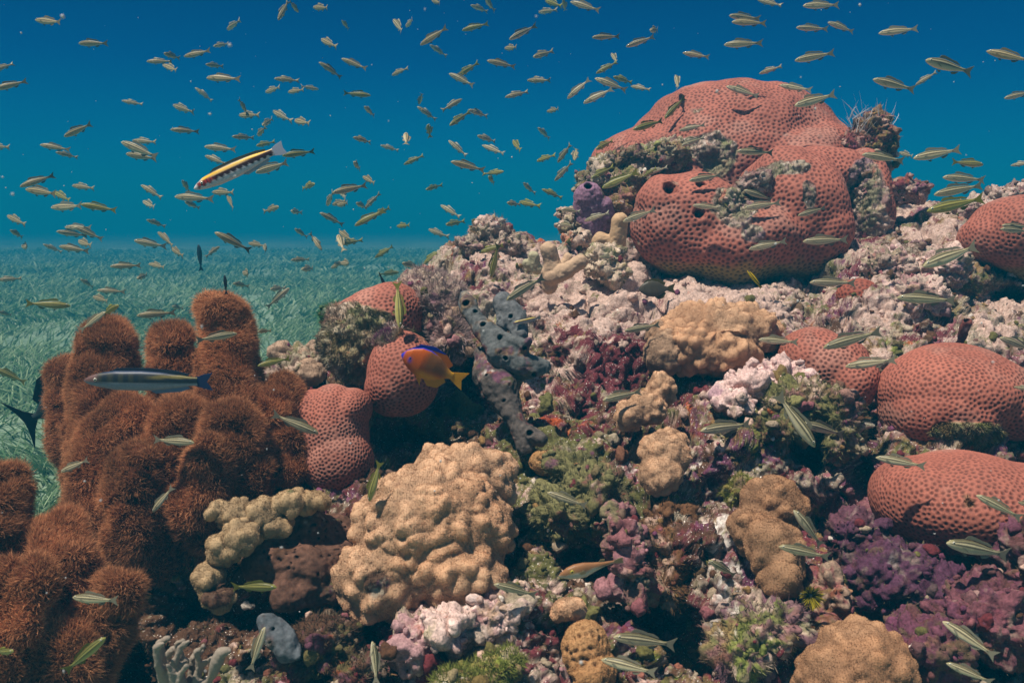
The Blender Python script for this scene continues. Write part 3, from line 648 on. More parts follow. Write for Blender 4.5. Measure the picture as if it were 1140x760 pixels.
rock('grey-pink rough rock filling the skyline corner above the right-edge red mound', [ell_px(1125, 222, 30, 14, 2.25, .08), ell_px(1090, 235, 30, 14, 2.2, .07)], 3, (.42, .32, .30))
rock('brown furry rock at the top of the ridge, left end of the skyline', [ell_px(545, 262, 24, 20, 2.0, .05), ell_px(560, 275, 26, 16, 1.98, .05), ell_px(525, 275, 20, 12, 1.98, .04)], 4, (.32, .24, .20), tuft=2500)
rock('mottled cream and green rock beside the single finger coral', [ell_px(672, 292, 22, 20, 1.85, .05), ell_px(680, 305, 16, 14, 1.83, .04)], 5, (.42, .40, .24), k=.55, tuft=600)
rock('shaggy pinkish grey algae-covered rock left of the holed grey sponge', [ell_px(488, 345, 32, 34, 1.5, .06), ell_px(500, 375, 24, 26, 1.46, .05), ell_px(475, 325, 26, 20, 1.56, .05)], 6, (.30, .20, .18), k=.7, tuft=9000, tcol=(.38, .27, .25), tl=(.008, .018))
rock('pink-white coralline crust lump hanging under the pale cauliflower coral', [ell_px(840, 430, 40, 20, 1.43, .05), ell_px(815, 450, 22, 14, 1.38, .04), ell_px(870, 420, 30, 20, 1.46, .05)], 7, (.66, .46, .46), k=.7)
rock('olive turf-covered rock below the small low red mound', [ell_px(890, 455, 44, 30, 1.38, .06), ell_px(930, 470, 30, 40, 1.36, .05), ell_px(860, 480, 26, 20, 1.33, .04)], 8, (.15, .135, .06), k=.55, tuft=4000, tcol=(.17, .155, .065))
rock('mauve coralline crust ridge beneath the sharp-nosed fish', [ell_px(695, 598, 26, 22, 1.12, .03), ell_px(705, 640, 26, 34, 1.07, .03), ell_px(690, 570, 14, 14, 1.15, .02)], 9, (.30, .20, .20), k=.4)
rock('white and pink crusted rock under the largest tan coral', [ell_px(545, 680, 52, 26, 1.05, .05, 20), ell_px(500, 700, 46, 26, 1.02, .04, 20), ell_px(460, 715, 30, 30, 1.02, .04)], 10, (.62, .46, .44), k=.55)
rock('yellow-green algae patch on the rock at the bottom centre', [ell_px(545, 745, 44, 14, .97, .025, 15), ell_px(520, 760, 40, 16, .95, .03)], 11, (.15, .17, .03), k=.8, tuft=4000, tcol=(.19, .21, .04), cat='algae', name='algae_patch', amp=.5)
rock('olive and grey turf-covered rock left of the big cavity in the middle', [ell_px(620, 570, 32, 30, 1.2, .05), ell_px(660, 545, 40, 26, 1.22, .05), ell_px(640, 520, 28, 20, 1.26, .04)], 12, (.20, .17, .10), k=.45, tuft=4000, tcol=(.19, .175, .085))
rock('mottled green rock with brown cap at the bottom, right of the white patch', [ell_px(850, 700, 44, 34, 1.02, .05), ell_px(825, 725, 30, 30, 1.0, .04)], 13, (.20, .20, .10), k=.4, tuft=2500)
rock('magenta coralline rock in the lower right corner', [ell_px(1100, 690, 60, 50, 1.03, .06), ell_px(1030, 720, 50, 34, 1.0, .05), ell_px(1150, 640, 30, 60, 1.05, .06)], 14, (.10, .035, .045), k=1.1)
rock('shaded purple rock slope under the lowest boulder coral', [ell_px(985, 640, 60, 44, 1.13, .06), ell_px(1050, 660, 60, 30, 1.1, .05), ell_px(950, 600, 30, 34, 1.15, .04)], 15, (.045, .02, .035), k=1.2, amp=.8)  # very dark tint carries the shade under the coral in its colour
rock('orange encrusted small rock beside the yellow feather worm', [ell_px(925, 660, 24, 26, 1.05, .03), ell_px(910, 690, 14, 20, 1.03, .025)], 16, (.20, .06, .03), k=.65)
rock('dark green leafy algae on the left shoulder behind the olive dome', [ell_px(373, 355, 12, 14, 1.7, .03)], 17, (.02, .10, .03), k=.95, tuft=1200, tcol=(.05, .20, .05), cat='algae', name='green_alga', tl=(.006, .014))
rock('olive-brown rubble shelf between the salmon block and the skyline', [ell_px(345, 410, 38, 22, 1.62, .08), ell_px(320, 428, 26, 18, 1.58, .05)], 18, (.30, .25, .16), k=.5, tuft=1500)
rock('yellow-green algae clump in the shaded hollow left of the tan sheet coral', [ell_px(820, 545, 16, 16, 1.16, .02)], 19, (.22, .22, .03), k=.8, tuft=900, tcol=(.24, .24, .04), cat='algae', name='algae_patch')
rock('rust-brown rough lump low on the face of the big dome coral', [ell_px(683, 232, 18, 11, 2.12, .04), ell_px(697, 222, 12, 9, 2.14, .03)], 20, (.30, .15, .08), k=.6, tuft=500)
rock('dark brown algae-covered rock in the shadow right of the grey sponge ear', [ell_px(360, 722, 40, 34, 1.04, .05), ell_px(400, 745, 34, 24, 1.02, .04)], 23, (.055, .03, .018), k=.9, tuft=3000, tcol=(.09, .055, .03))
rock('rough rust-brown rock wall between the mauve crust and the tan sheet coral', [ell_px(740, 590, 26, 28, 1.19, .04), ell_px(750, 620, 30, 30, 1.14, .04), ell_px(742, 652, 24, 20, 1.1, .03)], 24, (.14, .065, .025), k=.8, tuft=3000, tcol=(.17, .09, .035))
rock('creamy knob left of the purple-topped sponge', [ell_px(628, 236, 12, 8, 2.1, .02), ell_px(634, 252, 14, 12, 2.1, .03), ell_px(642, 268, 16, 12, 2.05, .03)], 21, (.45, .38, .28), k=.6)
rock('pale pink rough rock beside the red-brown boulder coral', [ell_px(990, 300, 30, 22, 1.95, .06), ell_px(1020, 330, 36, 20, 1.8, .06), ell_px(1050, 300, 26, 22, 1.9, .06)], 22, (.55, .40, .36), k=.6)

# loose crusts: rubble lumps and turf tufts (nobody could count them)
def pick(nw, y0=0, rows=(0, nf + 6), c0=60, c1=None):
    r = rng.integers(rows[0], rows[1], nw); c = rng.integers(c0, c1 or nc - 20, nw)
    p, q, k = RV[r, c], RN[r, c], RC[r, c]
    if EXTRA:
        ne = int(nw * .42); w_ = np.array([e[3] for e in EXTRA], float); w_ /= w_.sum(); which = rng.choice(len(EXTRA), ne, p=w_)
        for j in range(ne):
            V_, N_, C_, _ = EXTRA[which[j]]; t_ = rng.integers(len(V_)); p[j] = V_[t_]; q[j] = N_[t_]; k[j] = C_[t_]
    return p, q, k
def lumps(name, nw, size, flat=.7, seed=0, colfn=None, rows=(20, nf + 6), m=M_rub, sub=2):
    p, nn, cc = pick(nw, rows=rows)
    v0, f0 = ico(sub); k = len(v0)
    sz = size * rng.lognormal(0, .45, nw)
    sc = rng.uniform(.6, 1.3, (nw, 3)) * sz[:, None]
    V = v0[None] * sc[:, None] + (p + nn * sz[:, None] * .3)[:, None]
    V = V.reshape(-1, 3)
    dirs = np.tile(v0, (nw, 1))
    V = V + dirs * (np.repeat(sz, k) * (0.9 * fbm(V, 0.7 / size, 3, 5 + seed)))[:, None]
    if colfn: cc = colfn(cc)
    C = np.repeat(cc, k, 0)
    Fc = (np.arange(nw)[:, None, None] * k + f0[None]).reshape(-1, 3)
    return link(name, mesh_np(name, V, Fc, C), m, kind='stuff')
pal = np.array(list(PAL.values()))
def mixcol(cc):
    k = np.array([0, 1, 2, 3, 4, 6, 7, 10, 5, 3, 6, 1])[rng.integers(0, 12, len(cc))]; return np.where(rng.uniform(size=(len(cc), 1)) < .22, pal[k] * [.9, .85, .8], cc * rng.uniform(.8, 1.3, (len(cc), 1)))
lumps('rubble', 6500, 0.0036, colfn=mixcol)
lumps('encrusting_algae', 650, 0.007, colfn=mixcol, seed=9, sub=3)
def turf():
    nw = 120000
    p, nn, cc = pick(nw)
    keep = fbm(p, 18, 2, 77) + rng.uniform(-.4, .4, nw) > 0.02
    p, nn, cc = p[keep], nn[keep], cc[keep]; nw = len(p)
    d = nn + rng.normal(0, .55, (nw, 3)); d /= np.linalg.norm(d, axis=1, keepdims=True)
    ol = np.array([.20, .19, .07]) ; k = rng.uniform(0, 1, (nw, 1)) * .7
    c = cc * (1 - k) + ol * k
    V, fl, C = blades(p, d, rng.uniform(.002, .0065, nw), .0010, c * .8, c * 1.5)
    link('turf_algae', mesh_np('turf_algae', V, fl, C), M_turf, kind='stuff')
turf()


# feather worm
def worm():
    c = P(902, 662, .99); n_ = 260
    a = rng.uniform(0, 2 * math.pi, n_); sp = rng.uniform(.5, 1.0, n_)
    d = (np.cos(a) * sp)[:, None] * RIGHT + (np.sin(a) * sp)[:, None] * UPC - .45 * FWD
    d /= np.linalg.norm(d, axis=1, keepdims=True)
    col = np.where(rng.uniform(size=(n_, 1)) < .5, [[.55, .45, .03]], [[.10, .10, .02]])
    Vb, fb, Cb = blades(np.broadcast_to(c, (n_, 3)) * 1.0, d, rng.uniform(.010, .019, n_), .0016, col * .5, col, 2)
    root = empty('feather_worm', c, label='yellow and black fan-crowned feather worm beside the tan sheet coral', cat='worm')
    o = link('crown', mesh_np('crown', Vb - c, fb, Cb), M_blade, root)
    V, Nn, fl = remesh(cap_pts([0, 0, 0], FWD * .03 - UPC * .01, .003, .004), .0012, 3, 2)
    link('tube', mesh_np('tube', V, fl, np.full((len(V), 3), .12)), M_sponge, root)
worm()

# ---- brown pillar coral: pillars covered with extended polyps
def pillar_coral(label, base_d, pillars, seed):
    c0 = P(pillars[0][0][0], pillars[0][-1][1], base_d)
    root = empty('pillar_coral', c0, label=label, cat='coral')
    for k, pts in enumerate(pillars):
        ells = []
        for (a, b_) in zip(pts[:-1], pts[1:]):
            ells += cap_pts(P(a[0], a[1], a[3]), P(b_[0], b_[1], b_[3]), a[2] * a[3] / F, b_[2] * b_[3] / F, n=5)
        V, Nn, fl = remesh(ells, .0035, 6, 3)
        V = V + Nn * (.022 * fbm(V, 19, 3, seed + k) - .012 * smooth(.08, 0, np.abs(fbm(V, 9, 2, seed + 5))))[:, None]
        Nn = normals(V, fl)
        solid(V + Nn * .008, fl)
        C = np.array([.13, .040, .018]) * (1 + .3 * fbm(V, 60, 2, 3))[:, None]
        # filaments
        f = fl[0]; area = len(f) * .0035 ** 2
        nb_ = int(area / 1.5e-6); ii = rng.integers(0, len(f), nb_); uv = rng.dirichlet((1, 1, 1, 1), nb_)
        p = (V[f[ii]] * uv[:, :, None]).sum(1); nn = (Nn[f[ii]] * uv[:, :, None]).sum(1)
        sw = np.stack([vnoise(p, 34, seed + 1), vnoise(p, 34, seed + 2), vnoise(p, 34, seed + 3)], 1)
        d = nn * 1.0 + sw * 1.1 + rng.normal(0, .3, (nb_, 3)) + [0, 0, .15]; d /= np.linalg.norm(d, axis=1, keepdims=True)
        g = rng.uniform(.62, 1.5, (nb_, 1)) * (1 + .35 * vnoise(p, 22, seed + 9))[:, None]
        cb = np.array([.26, .105, .045]) * g; ct = np.array([.60, .285, .14]) * g
        Vb, fb, Cb = blades(p, d, rng.uniform(.004, .0105, nb_), .0007, cb, ct, 1, rng.normal(0, .25, (nb_, 3)))
        n0 = len(V)
        me = mesh_np('pillar', np.concatenate([V, Vb]) - c0, [np.concatenate([fl[0], fb[0] + n0])] + [fb[1] + n0], np.concatenate([C, Cb]))
        link('pillar', me, M_blade, root)
    return root
D = 1.24
pillar_coral('tall shaggy brown pillar coral cluster left of the salmon coral block', 1.3, [
    [(118, 385, 30, D + .08), (112, 440, 34, D + .06), (110, 520, 36, D + .04)],
    [(190, 388, 26, D + .08), (190, 440, 28, D + .07), (195, 520, 30, D + .06)],
    [(250, 355, 28, D + .04), (256, 400, 33, D + .04), (262, 450, 34, D + .03)],
    [(262, 485, 36, D - .04), (262, 530, 34, D - .03), (250, 600, 40, D)],
    [(310, 430, 18, D + .04), (312, 475, 26, D + .02), (312, 520, 26, D + .01)],
    [(145, 480, 34, D), (120, 500, 36, D - .02), (115, 560, 38, D - .03), (130, 620, 40, D - .03)],
    [(165, 520, 32, D - .07), (150, 560, 36, D - .07), (165, 620, 38, D - .05)],
    [(205, 470, 34, D - .03), (205, 530, 36, D - .02), (210, 600, 40, D)],
    [(225, 515, 26, D - .09), (232, 540, 28, D - .08), (225, 580, 30, D - .06)],
    [(282, 540, 20, D - .02), (285, 560, 20, D - .01), (280, 590, 24, D)],
    [(78, 418, 18, D + .12), (82, 460, 20, D + .12), (90, 500, 24, D + .1)]], 600)
pillar_coral('second shaggy brown pillar coral cut by the lower left corner', 1.0, [
    [(0, 550, 30, 1.02), (0, 590, 34, 1.0), (0, 640, 36, 1.0)],
    [(62, 595, 32, 1.02), (68, 625, 38, 1.0), (75, 680, 40, 1.0)],
    [(15, 660, 36, .93), (15, 700, 42, .92), (15, 760, 46, .92)],
    [(130, 662, 30, .97), (125, 685, 30, .97), (115, 720, 32, .98)],
    [(75, 715, 40, .95), (75, 760, 44, .95)]], 700)

# specks drifting in the water
nw = 650; v0, f0 = ico(1); dpt = rng.uniform(.5, 3.2, nw)
pc = P(rng.uniform(-200, 1340, nw), rng.uniform(-100, 860, nw), dpt); sz = rng.uniform(.0004, .0010, nw)
Vp = (v0[None] * sz[:, None, None] * rng.uniform(.5, 1.6, (nw, 1, 3)) + pc[:, None]).reshape(-1, 3)
Fp = (np.arange(nw)[:, None, None] * len(v0) + f0[None]).reshape(-1, 3)
link('drifting_particles', mesh_np('drifting_particles', Vp, Fp, np.full((len(Vp), 3), .6)), M_turf, kind='stuff')

# ---------------------------------------------------------------- fish
def interp(xs, ys, u): return np.interp(u, xs, ys)
def fish_body(top, bot, wid, colfn, bend=0.0, nu=44, nv=44, end=.84):
    """body from nose (x=-.5) to tail root; unit length; dorsal +z"""
    u = np.concatenate([[0, .004, .012, .025], np.linspace(.04, end, nu - 4)])
    th = np.linspace(0, 2 * math.pi, nv, endpoint=False)
    U, T = np.meshgrid(u, th, indexing='ij')
    a = interp(*top, U); b_ = interp(*bot, U); wv = interp(*wid, U)
    mid = (a + b_) / 2; hh = (a - b_) / 2
    ss = np.sin(T); cc = np.cos(T)
    z = mid + hh * ss; y = wv * np.sign(cc) * np.abs(cc) ** .85
    V = np.stack([U - .5, y, z], -1)
    C = colfn(U, np.sin(T), z, y)
    V = V.reshape(-1, 3); C = C.reshape(-1, 3)
    f = []
    n_ = len(u)
    r, c = np.divmod(np.arange((n_ - 1) * nv), nv)
    Fq = np.stack([r * nv + c, (r + 1) * nv + c, (r + 1) * nv + (c + 1) % nv, r * nv + (c + 1) % nv], 1)
    return V, Fq, C
def do_bend(V, bend):
    V = V.copy(); t = V[:, 0] + .5; V[:, 1] += bend * (t ** 2.2) - bend * .15; return V
def fin(poly, thick=.004, y=0.0, col=(.3, .3, .2), rays=True):
    """thin solid fin from an outline in x,z"""
    poly = np.array(poly, float); n_ = len(poly); c = poly.mean(0)
    V = []; 
    for sgn in (-1, 1):
        for (x, z) in poly: V.append((x - .5, y + sgn * thick * .5, z))
        V.append((c[0] - .5, y + sgn * thick * .6, c[1]))
    Fs = []
    for k in range(n_):
        k2 = (k + 1) % n_
        Fs += [(k, k2, n_), (n_ + 1 + k2, n_ + 1 + k, 2 * n_ + 1), ]
        Fs += [(k2, k, n_ + 1 + k), (k2, n_ + 1 + k, n_ + 1 + k2)]
    return np.array(V), np.array(Fs), np.broadcast_to(np.array(col), (len(V), 3)).copy()
def sphere(c, r, col, flat=.5):
    v, f = ico(2); return v * [r, r * flat, r] + c, f, np.broadcast_to(np.array(col), (len(v), 3))
def eyes(x, z, y, r, ring=(.65, .62, .5)):
    out = []
    for s_ in (-1, 1):
        v, f = ico(3); V = v * [r, r * .45, r] + [x - .5, s_ * y, z]
        rad = np.hypot(v[:, 0], v[:, 2]); C = np.where((rad < .55)[:, None], [[.01, .01, .012]], [list(ring)])
        out.append((V, f, C))
    return out
def joinp(parts):
    Vs = []; F4 = []; F3 = []; Cs = []; n_ = 0
    for V, f, C in parts:
        Vs.append(V); Cs.append(C); (F4 if f.shape[1] == 4 else F3).append(f + n_); n_ += len(V)
    fl = []
    if F4: fl.append(np.concatenate(F4))
    if F3: fl.append(np.concatenate(F3))
    return np.concatenate(Vs), fl, np.concatenate(Cs)
def gcol(u, f, *stops):
    return np.stack([np.interp(u, [s_[0] for s_ in stops], [s_[1][k] for s_ in stops]) for k in range(3)], -1)

G_TOP = ([0, .012, .05, .12, .25, .38, .55, .7, .8, .84], [-.005, .012, .045, .078, .108, .112, .088, .055, .036, .036])
G_BOT = ([0, .012, .05, .12, .25, .38, .55, .7, .8, .84], [-.012, -.028, -.05, -.075, -.100, -.105, -.085, -.050, -.030, -.032])
G_WID = ([0, .012, .05, .12, .25, .4, .6, .8, .84], [.003, .014, .032, .050, .062, .060, .040, .014, .010])
G_TOP = (G_TOP[0], [v * .86 for v in G_TOP[1]]); G_BOT = (G_BOT[0], [v * .86 for v in G_BOT[1]])
def grunt_col(kind):
    back, flank, belly, st = {'silver': ((.24, .21, .09), (.50, .43, .26), (.66, .59, .44), .97),
                              'tan': ((.24, .20, .09), (.42, .34, .18), (.52, .45, .30), .85),
                              'olive': ((.17, .17, .03), (.33, .30, .08), (.42, .38, .18), .85)}[kind]
    def fn(U, s_, z, y):
        t = (s_ + 1) / 2
        C = np.stack([np.interp(t, [0, .35, .72, 1], [belly[k], flank[k], flank[k] * .9, back[k]]) for k in range(3)], -1)
        h = interp(*G_TOP, U); zz = z / np.maximum(h, .02)
        def line(z0, w_, a0, a1): return np.exp(-((zz - z0) / w_) ** 2) * smooth(a0, a0 + .03, U) * smooth(a1 + .04, a1, U)
        m = np.maximum(line(.16, .17, .02, .86), line(.66, .13, .05, .70))
        m = np.maximum(m, .75 * line(.95, .12, .08, .78))
        pale = line(.42, .12, .04, .75) * .5
        spot = np.exp(-(((U - .83) / .025) ** 2 + (z / .022) ** 2)); m = np.maximum(m, spot)
        C = C * (1 + pale[..., None])
        C = C * (1 - st * m[..., None]) + np.array([.015, .014, .012]) * st * m[..., None]
        return C
    return fn
def grunt_fins(kind):
    c = {'silver': (.30, .28, .20), 'tan': (.26, .22, .12), 'olive': (.24, .23, .04)}[kind]
    tail = fin([(.82, .03), (.87, .04), (.93, .075), (1.0, .115), (.965, .05), (.945, .0), (.965, -.05), (1.0, -.11), (.93, -.07), (.87, -.04), (.82, -.028)], .006, col=c)
    dors = fin([(.26, .100), (.30, .150), (.36, .158), (.46, .140), (.54, .120), (.62, .115), (.70, .080), (.72, .055), (.55, .085), (.40, .105)], .004, col=c)
    anal = fin([(.56, -.082), (.60, -.115), (.66, -.105), (.72, -.058), (.72, -.045), (.62, -.068)], .004, col=c)
    pelv = fin([(.28, -.095), (.34, -.135), (.38, -.125), (.36, -.1)], .004, y=0.012, col=c)
    pect = fin([(.20, -.01), (.28, -.045), (.32, -.06), (.30, -.035), (.24, -.0)], .003, y=-.063, col=np.array(c) * 1.1)
    return [('tail_fin', tail), ('dorsal_fin', dors), ('anal_fin', anal), ('pelvic_fin', pelv), ('pectoral_fin', pect)]
protos = {}
def grunt_meshes(kind, bend, parts):
    key = (kind, bend, parts)
    if key in protos: return protos[key]
    bp = fish_body(G_TOP, G_BOT, G_WID, grunt_col(kind))
    bp = (do_bend(bp[0], bend), bp[1], bp[2])
    fs = [(nm, (do_bend(v, bend), f, c)) for nm, (v, f, c) in grunt_fins(kind)]
    ey = [(do_bend(v, bend), f, c) for v, f, c in eyes(.085, .022, .036, .020)]
    if parts:
        V, fl, C = joinp([bp]); out = [('body', mesh_np('body', V, fl, C), M_fish)]
        for nm, q in fs: V, fl, C = joinp([q]); out.append((nm, mesh_np(nm, V, fl, C, smooth_=False), M_fin))
        for q in ey: V, fl, C = joinp([q]); out.append(('eye', mesh_np('eye', V, fl, C), M_eye))
        for nm, m_, mt in out: m_.materials.append(mt)
    else:
        V, fl, C = joinp([bp] + [q for _, q in fs] + ey); m_ = mesh_np('striped_fish', V, fl, C); m_.materials.append(M_fish); out = [('all', m_, M_fish)]
    protos[key] = out; return out

all_bvh = []
def build_bvh():
    for V, f in [BV[0]] + ALL: all_bvh.append(BVHTree.FromPolygons(np.asarray(V).tolist(), f.tolist()))
build_bvh()
def depth_limit(px, py):
    m = 1e9
    for b_ in all_bvh:
        h = hitD(px, py, b_)
        if h is not None: m = min(m, h)
    return m
def place(hx, hy, tx, ty, L, dmax=3.6, yaw=None, dfix=None, clear=.035, flip=False):
    """matrix for a unit fish whose nose and tail tips are seen at the two points"""
    l = math.hypot(tx - hx, ty - hy)
    if yaw is None:
        need = l * dmax / (L * F)
        yaw = random.uniform(0, .35) if need >= 1 else math.acos(max(.3, need)) * 1.0
        sg = random.choice((-1, 1))
    else: sg = 1 if yaw >= 0 else -1; yaw = abs(yaw)
    d = dfix or L * F * math.cos(yaw) / l
    lim = min([depth_limit(hx + (tx - hx) * k, hy + (ty - hy) * k) for k in (0, .25, .5, .75, 1)])
    cl = clear + .5 * math.sin(yaw) * L * d / max(d, 1e-3)
    if d > lim - cl: d = lim - cl
    size = l * d / (F * math.cos(yaw))
    h = P(hx, hy, d - sg * math.sin(yaw) * size / 2); t_ = P(tx, ty, d + sg * math.sin(yaw) * size / 2)
    X_ = t_ - h; size = float(np.linalg.norm(X_)); X_ /= size
    im = np.array([tx - hx, -(ty - hy)], float); im /= np.linalg.norm(im)
    up2 = np.array([-im[1], im[0]])
    if up2[1] < 0 or (abs(up2[1]) < .1 and up2[0] < 0): up2 = -up2
    Z = up2[0] * RIGHT + up2[1] * UPC
    if abs(up2[1]) > .35: Z = Z * .3 + np.array([0, 0, 1.0]) * .7
    if flip: Z = -Z
    Z = Z - X_ * (Z @ X_); Z /= np.linalg.norm(Z); Yv = np.cross(Z, X_)
    roll = random.uniform(-.2, .2); Z, Yv = Z * math.cos(roll) + Yv * math.sin(roll), Yv * math.cos(roll) - Z * math.sin(roll)
    M = Matrix(((X_[0], Yv[0], Z[0]), (X_[1], Yv[1], Z[1]), (X_[2], Yv[2], Z[2])))
    c = (h + t_) / 2
    return Matrix.Translation(Vector(c)) @ M.to_4x4() @ Matrix.Scale(size, 4), d, yaw

K = 1 / 2.992
FISH = []
def add(ox, oy, items):
    for it in items:
        hx, hy, tx, ty = it[:4]; FISH.append((ox + hx * K, oy + hy * K, ox + tx * K, oy + ty * K) + tuple(it[4:]))
add(0, 0, [(115,65,215,80,'t'),(262,145,358,145,'t'),(925,68,965,0,'t'),(995,42,962,2,'t'),(1042,25,1098,28,'t'),(758,100,795,68,'s'),(1072,132,1115,155,'t'),(710,155,765,145,'s'),(612,188,705,170,'t'),
 (488,205,575,205,'t'),(545,178,600,195,'t'),(540,215,600,240,'t'),(685,215,745,222,'t'),(688,260,800,262,'t'),(1062,208,1140,258,'t'),(913,262,998,270,'t'),(885,308,930,290,'s'),(960,308,1010,298,'t'),
 (1062,298,1000,288,'s'),(650,292,708,338,'s'),(405,335,478,350,'t'),(578,350,640,375,'s'),(820,372,795,330,'t'),(798,385,858,382,'t'),(912,370,962,402,'s'),(873,418,912,395,'s'),(983,402,1028,410,'t'),
 (860,452,880,425,'t'),(212,455,310,412,'t'),(-30,238,48,210,'t'),(-20,298,92,270,'t'),(568,432,662,438,'t'),(772,455,850,460,'t'),(855,485,910,475,'o'),(403,472,528,525,'s'),(440,468,525,475,'t'),
 (420,512,520,530,'t'),(680,488,790,500,'s'),(133,482,235,500,'t'),(185,507,260,525,'t'),(-30,486,18,490,'t'),(685,520,750,545,'t'),(940,518,1048,505,'o'),(850,575,965,540,'s'),(583,655,708,662,'s'),
 (605,600,635,642,'t'),(705,640,785,642,'t'),(755,652,783,697,'t'),(615,672,668,694,'s'),(66,622,182,582,'t'),(82,630,200,648,'t'),(175,638,240,670,'o'),(240,618,315,628,'t'),(167,690,285,688,'s'),
 (268,680,392,702,'o'),(25,718,82,748,'t'),(470,616,540,660,'t'),(475,670,522,692,'s'),(488,732,550,754,'s'),(215,756,310,760,'s'),(1050,612,1000,628,'o'),(1090,685,1107,640,'s'),(1108,682,1150,668,'t'),
 (1065,708,1145,750,'t'),(928,688,880,705,'t'),(972,703,996,708,'s'),(1128,636,1160,662,'s')])
add(380, 0, [(300,0,335,12,'t'),(430,18,492,40,'s'),(482,-5,503,34,'s'),(170,65,215,110,'s'),(213,90,243,64,'s'),(0,68,28,100,'t'),(262,150,355,93,'t'),(295,150,350,188,'s'),(402,102,490,78,'o'),(560,132,645,86,'s'),
 (543,162,590,158,'t'),(485,203,582,222,'t'),(640,190,702,172,'t'),(763,6,862,36,'s'),(658,42,712,34,'s'),(680,2,732,22,'o'),(738,-5,748,45,'t'),(835,125,928,122,'t'),(948,156,1044,122,'s'),(1028,102,1058,100,'t'),
 (897,178,927,212,'s'),(848,245,920,206,'o'),(845,262,950,298,'s'),(905,256,972,276,'o'),(753,330,826,260,'s'),(806,345,905,293,'s'),(965,288,1027,298,'t'),(618,268,702,268,'t'),(545,325,625,303,'t'),
 (683,372,732,363,'t'),(1110,250,1132,302,'s'),(1078,395,1140,325,'o'),(970,432,1078,402,'o'),(358,245,445,287,'s'),(385,255,460,208,'o'),(170,252,215,226,'t'),(0,195,87,232,'t'),(98,318,5,310,'o'),
 (75,355,113,387,'s'),(258,350,270,305,'s'),(253,355,316,400,'s'),(402,330,333,370,'t'),(422,366,490,388,'s'),(362,418,422,374,'o'),(290,418,293,447,'o'),(215,443,216,482,'t'),(38,458,103,474,'t'),
 (130,484,192,502,'s'),(208,548,275,518,'o'),(452,452,516,472,'s'),(468,483,547,515,'s'),(572,468,597,502,'o'),(357,468,418,520,'s'),(365,538,477,568,'t'),(540,570,475,582,'o'),(490,588,512,612,'o'),
 (653,425,698,464,'s'),(848,497,906,468,'o'),(653,538,705,515,'o'),(720,542,765,480,'t'),(775,535,786,488,'t'),(710,603,770,540,'s'),(608,608,638,645,'s'),(668,630,738,660,'o'),(553,675,592,682,'t'),
 (595,672,654,686,'o'),(283,632,330,616,'o'),(331,683,397,724,'s'),(350,748,403,738,'o'),(70,588,117,612,'t'),(42,540,62,564,'t'),(-30,642,88,616,'t'),(78,695,128,643,'t'),(50,676,82,692,'s'),
 (45,752,142,698,'o'),(110,718,162,692,'o'),(-15,684,28,675,'t'),(185,754,228,750,'o'),(832,594,905,556,'o'),(868,625,988,576,'o'),(1010,580,1088,558,'s'),(735,698,790,706,'s'),(810,736,892,708,'s'),
 (938,738,1048,698,'s'),(728,746,775,752,'s'),(1005,590,1050,560,'o')])
add(760, 0, [(248,-2,332,22,'t'),(400,20,524,16,'s'),(156,52,252,64,'s'),(163,74,282,76,'t'),(138,150,267,142,'s'),(378,92,484,98,'s'),(483,75,572,106,'s'),(652,112,787,94,'s'),(373,202,507,176,'s'),
 (0,176,90,192,'t'),(255,246,330,220,'t'),(1012,170,1165,205,'t'),(810,200,960,242,'s'),(775,284,847,240,'t'),(634,264,772,300,'s'),(1070,328,1170,305,'s'),(323,283,430,304,'s'),(373,352,507,316,'s'),
 (145,288,254,322,'s'),(597,514,740,537,'s'),(720,508,772,522,'s'),(768,527,927,498,'s'),(1002,548,893,540,'o'),(1093,552,1175,538,'s'),(866,590,1008,600,'s'),(836,648,1003,617,'s'),(813,703,1005,660,'o'),
 (-12,435,77,416,'s'),(-5,486,72,458,'s'),(180,503,306,510,'s'),(20,602,134,583,'s'),(33,684,133,694,'s'),(203,633,302,668,'s'),(203,694,330,674,'s'),(383,718,480,692,'s'),(1062,750,1165,758,'s')])
add(0, 254, [(188,10,292,27,'s'),(245,-5,345,37,'s'),(143,53,207,80,'s'),(198,60,292,77,'t'),(263,43,300,57,'t'),(33,6,78,32,'t'),(70,60,105,62,'t'),(448,40,550,63,'s'),(523,13,587,60,'t'),(573,65,607,94,'t'),
 (733,60,680,97,'t'),(716,13,834,77,'t'),(828,50,882,60,'t'),(875,58,897,80,'s'),(367,127,470,124,'t'),(493,118,557,132,'t'),(455,168,497,153,'t'),(265,170,317,197,'t'),(323,207,417,211,'t'),
 (308,228,367,244,'t'),(-10,172,72,168,'t'),(235,258,83,250,'o'),(397,255,337,290,'o'),(352,278,266,342,'s'),(455,291,585,281,'t'),(778,184,822,192,'t'),(806,148,842,153,'t'),(968,106,1032,104,'t'),
 (1003,137,1050,133,'s'),(983,2,1018,28,'s'),(1073,74,1028,13,'t'),(1105,133,1145,108,'t'),(1127,25,1140,64,'t'),(964,198,890,265,'s'),(903,203,942,200,'s'),(790,350,652,374,'s'),(860,345,897,340,'t'),
 (858,458,968,433,'o'),(-25,465,90,513,'o'),(1062,682,903,620,'s'),(648,713,508,704,'s'),(-10,278,42,290,'t'),(575,260,606,268,'t')])
add(380, 254, [(-5,10,32,42,'t'),(-10,53,72,40,'o'),(-5,116,40,118,'t'),(110,98,177,60,'o'),(194,147,120,154,'o'),(203,116,260,132,'s'),(273,123,335,64,'o'),(293,3,350,30,'s'),(428,2,458,18,'t'),
 (195,332,187,178,'o'),(497,165,527,48,'o'),(457,82,542,56,'o'),(550,240,675,160,'s'),(943,342,1062,322,'s'),(870,572,1003,543,'s'),(858,96,917,100,'s')])
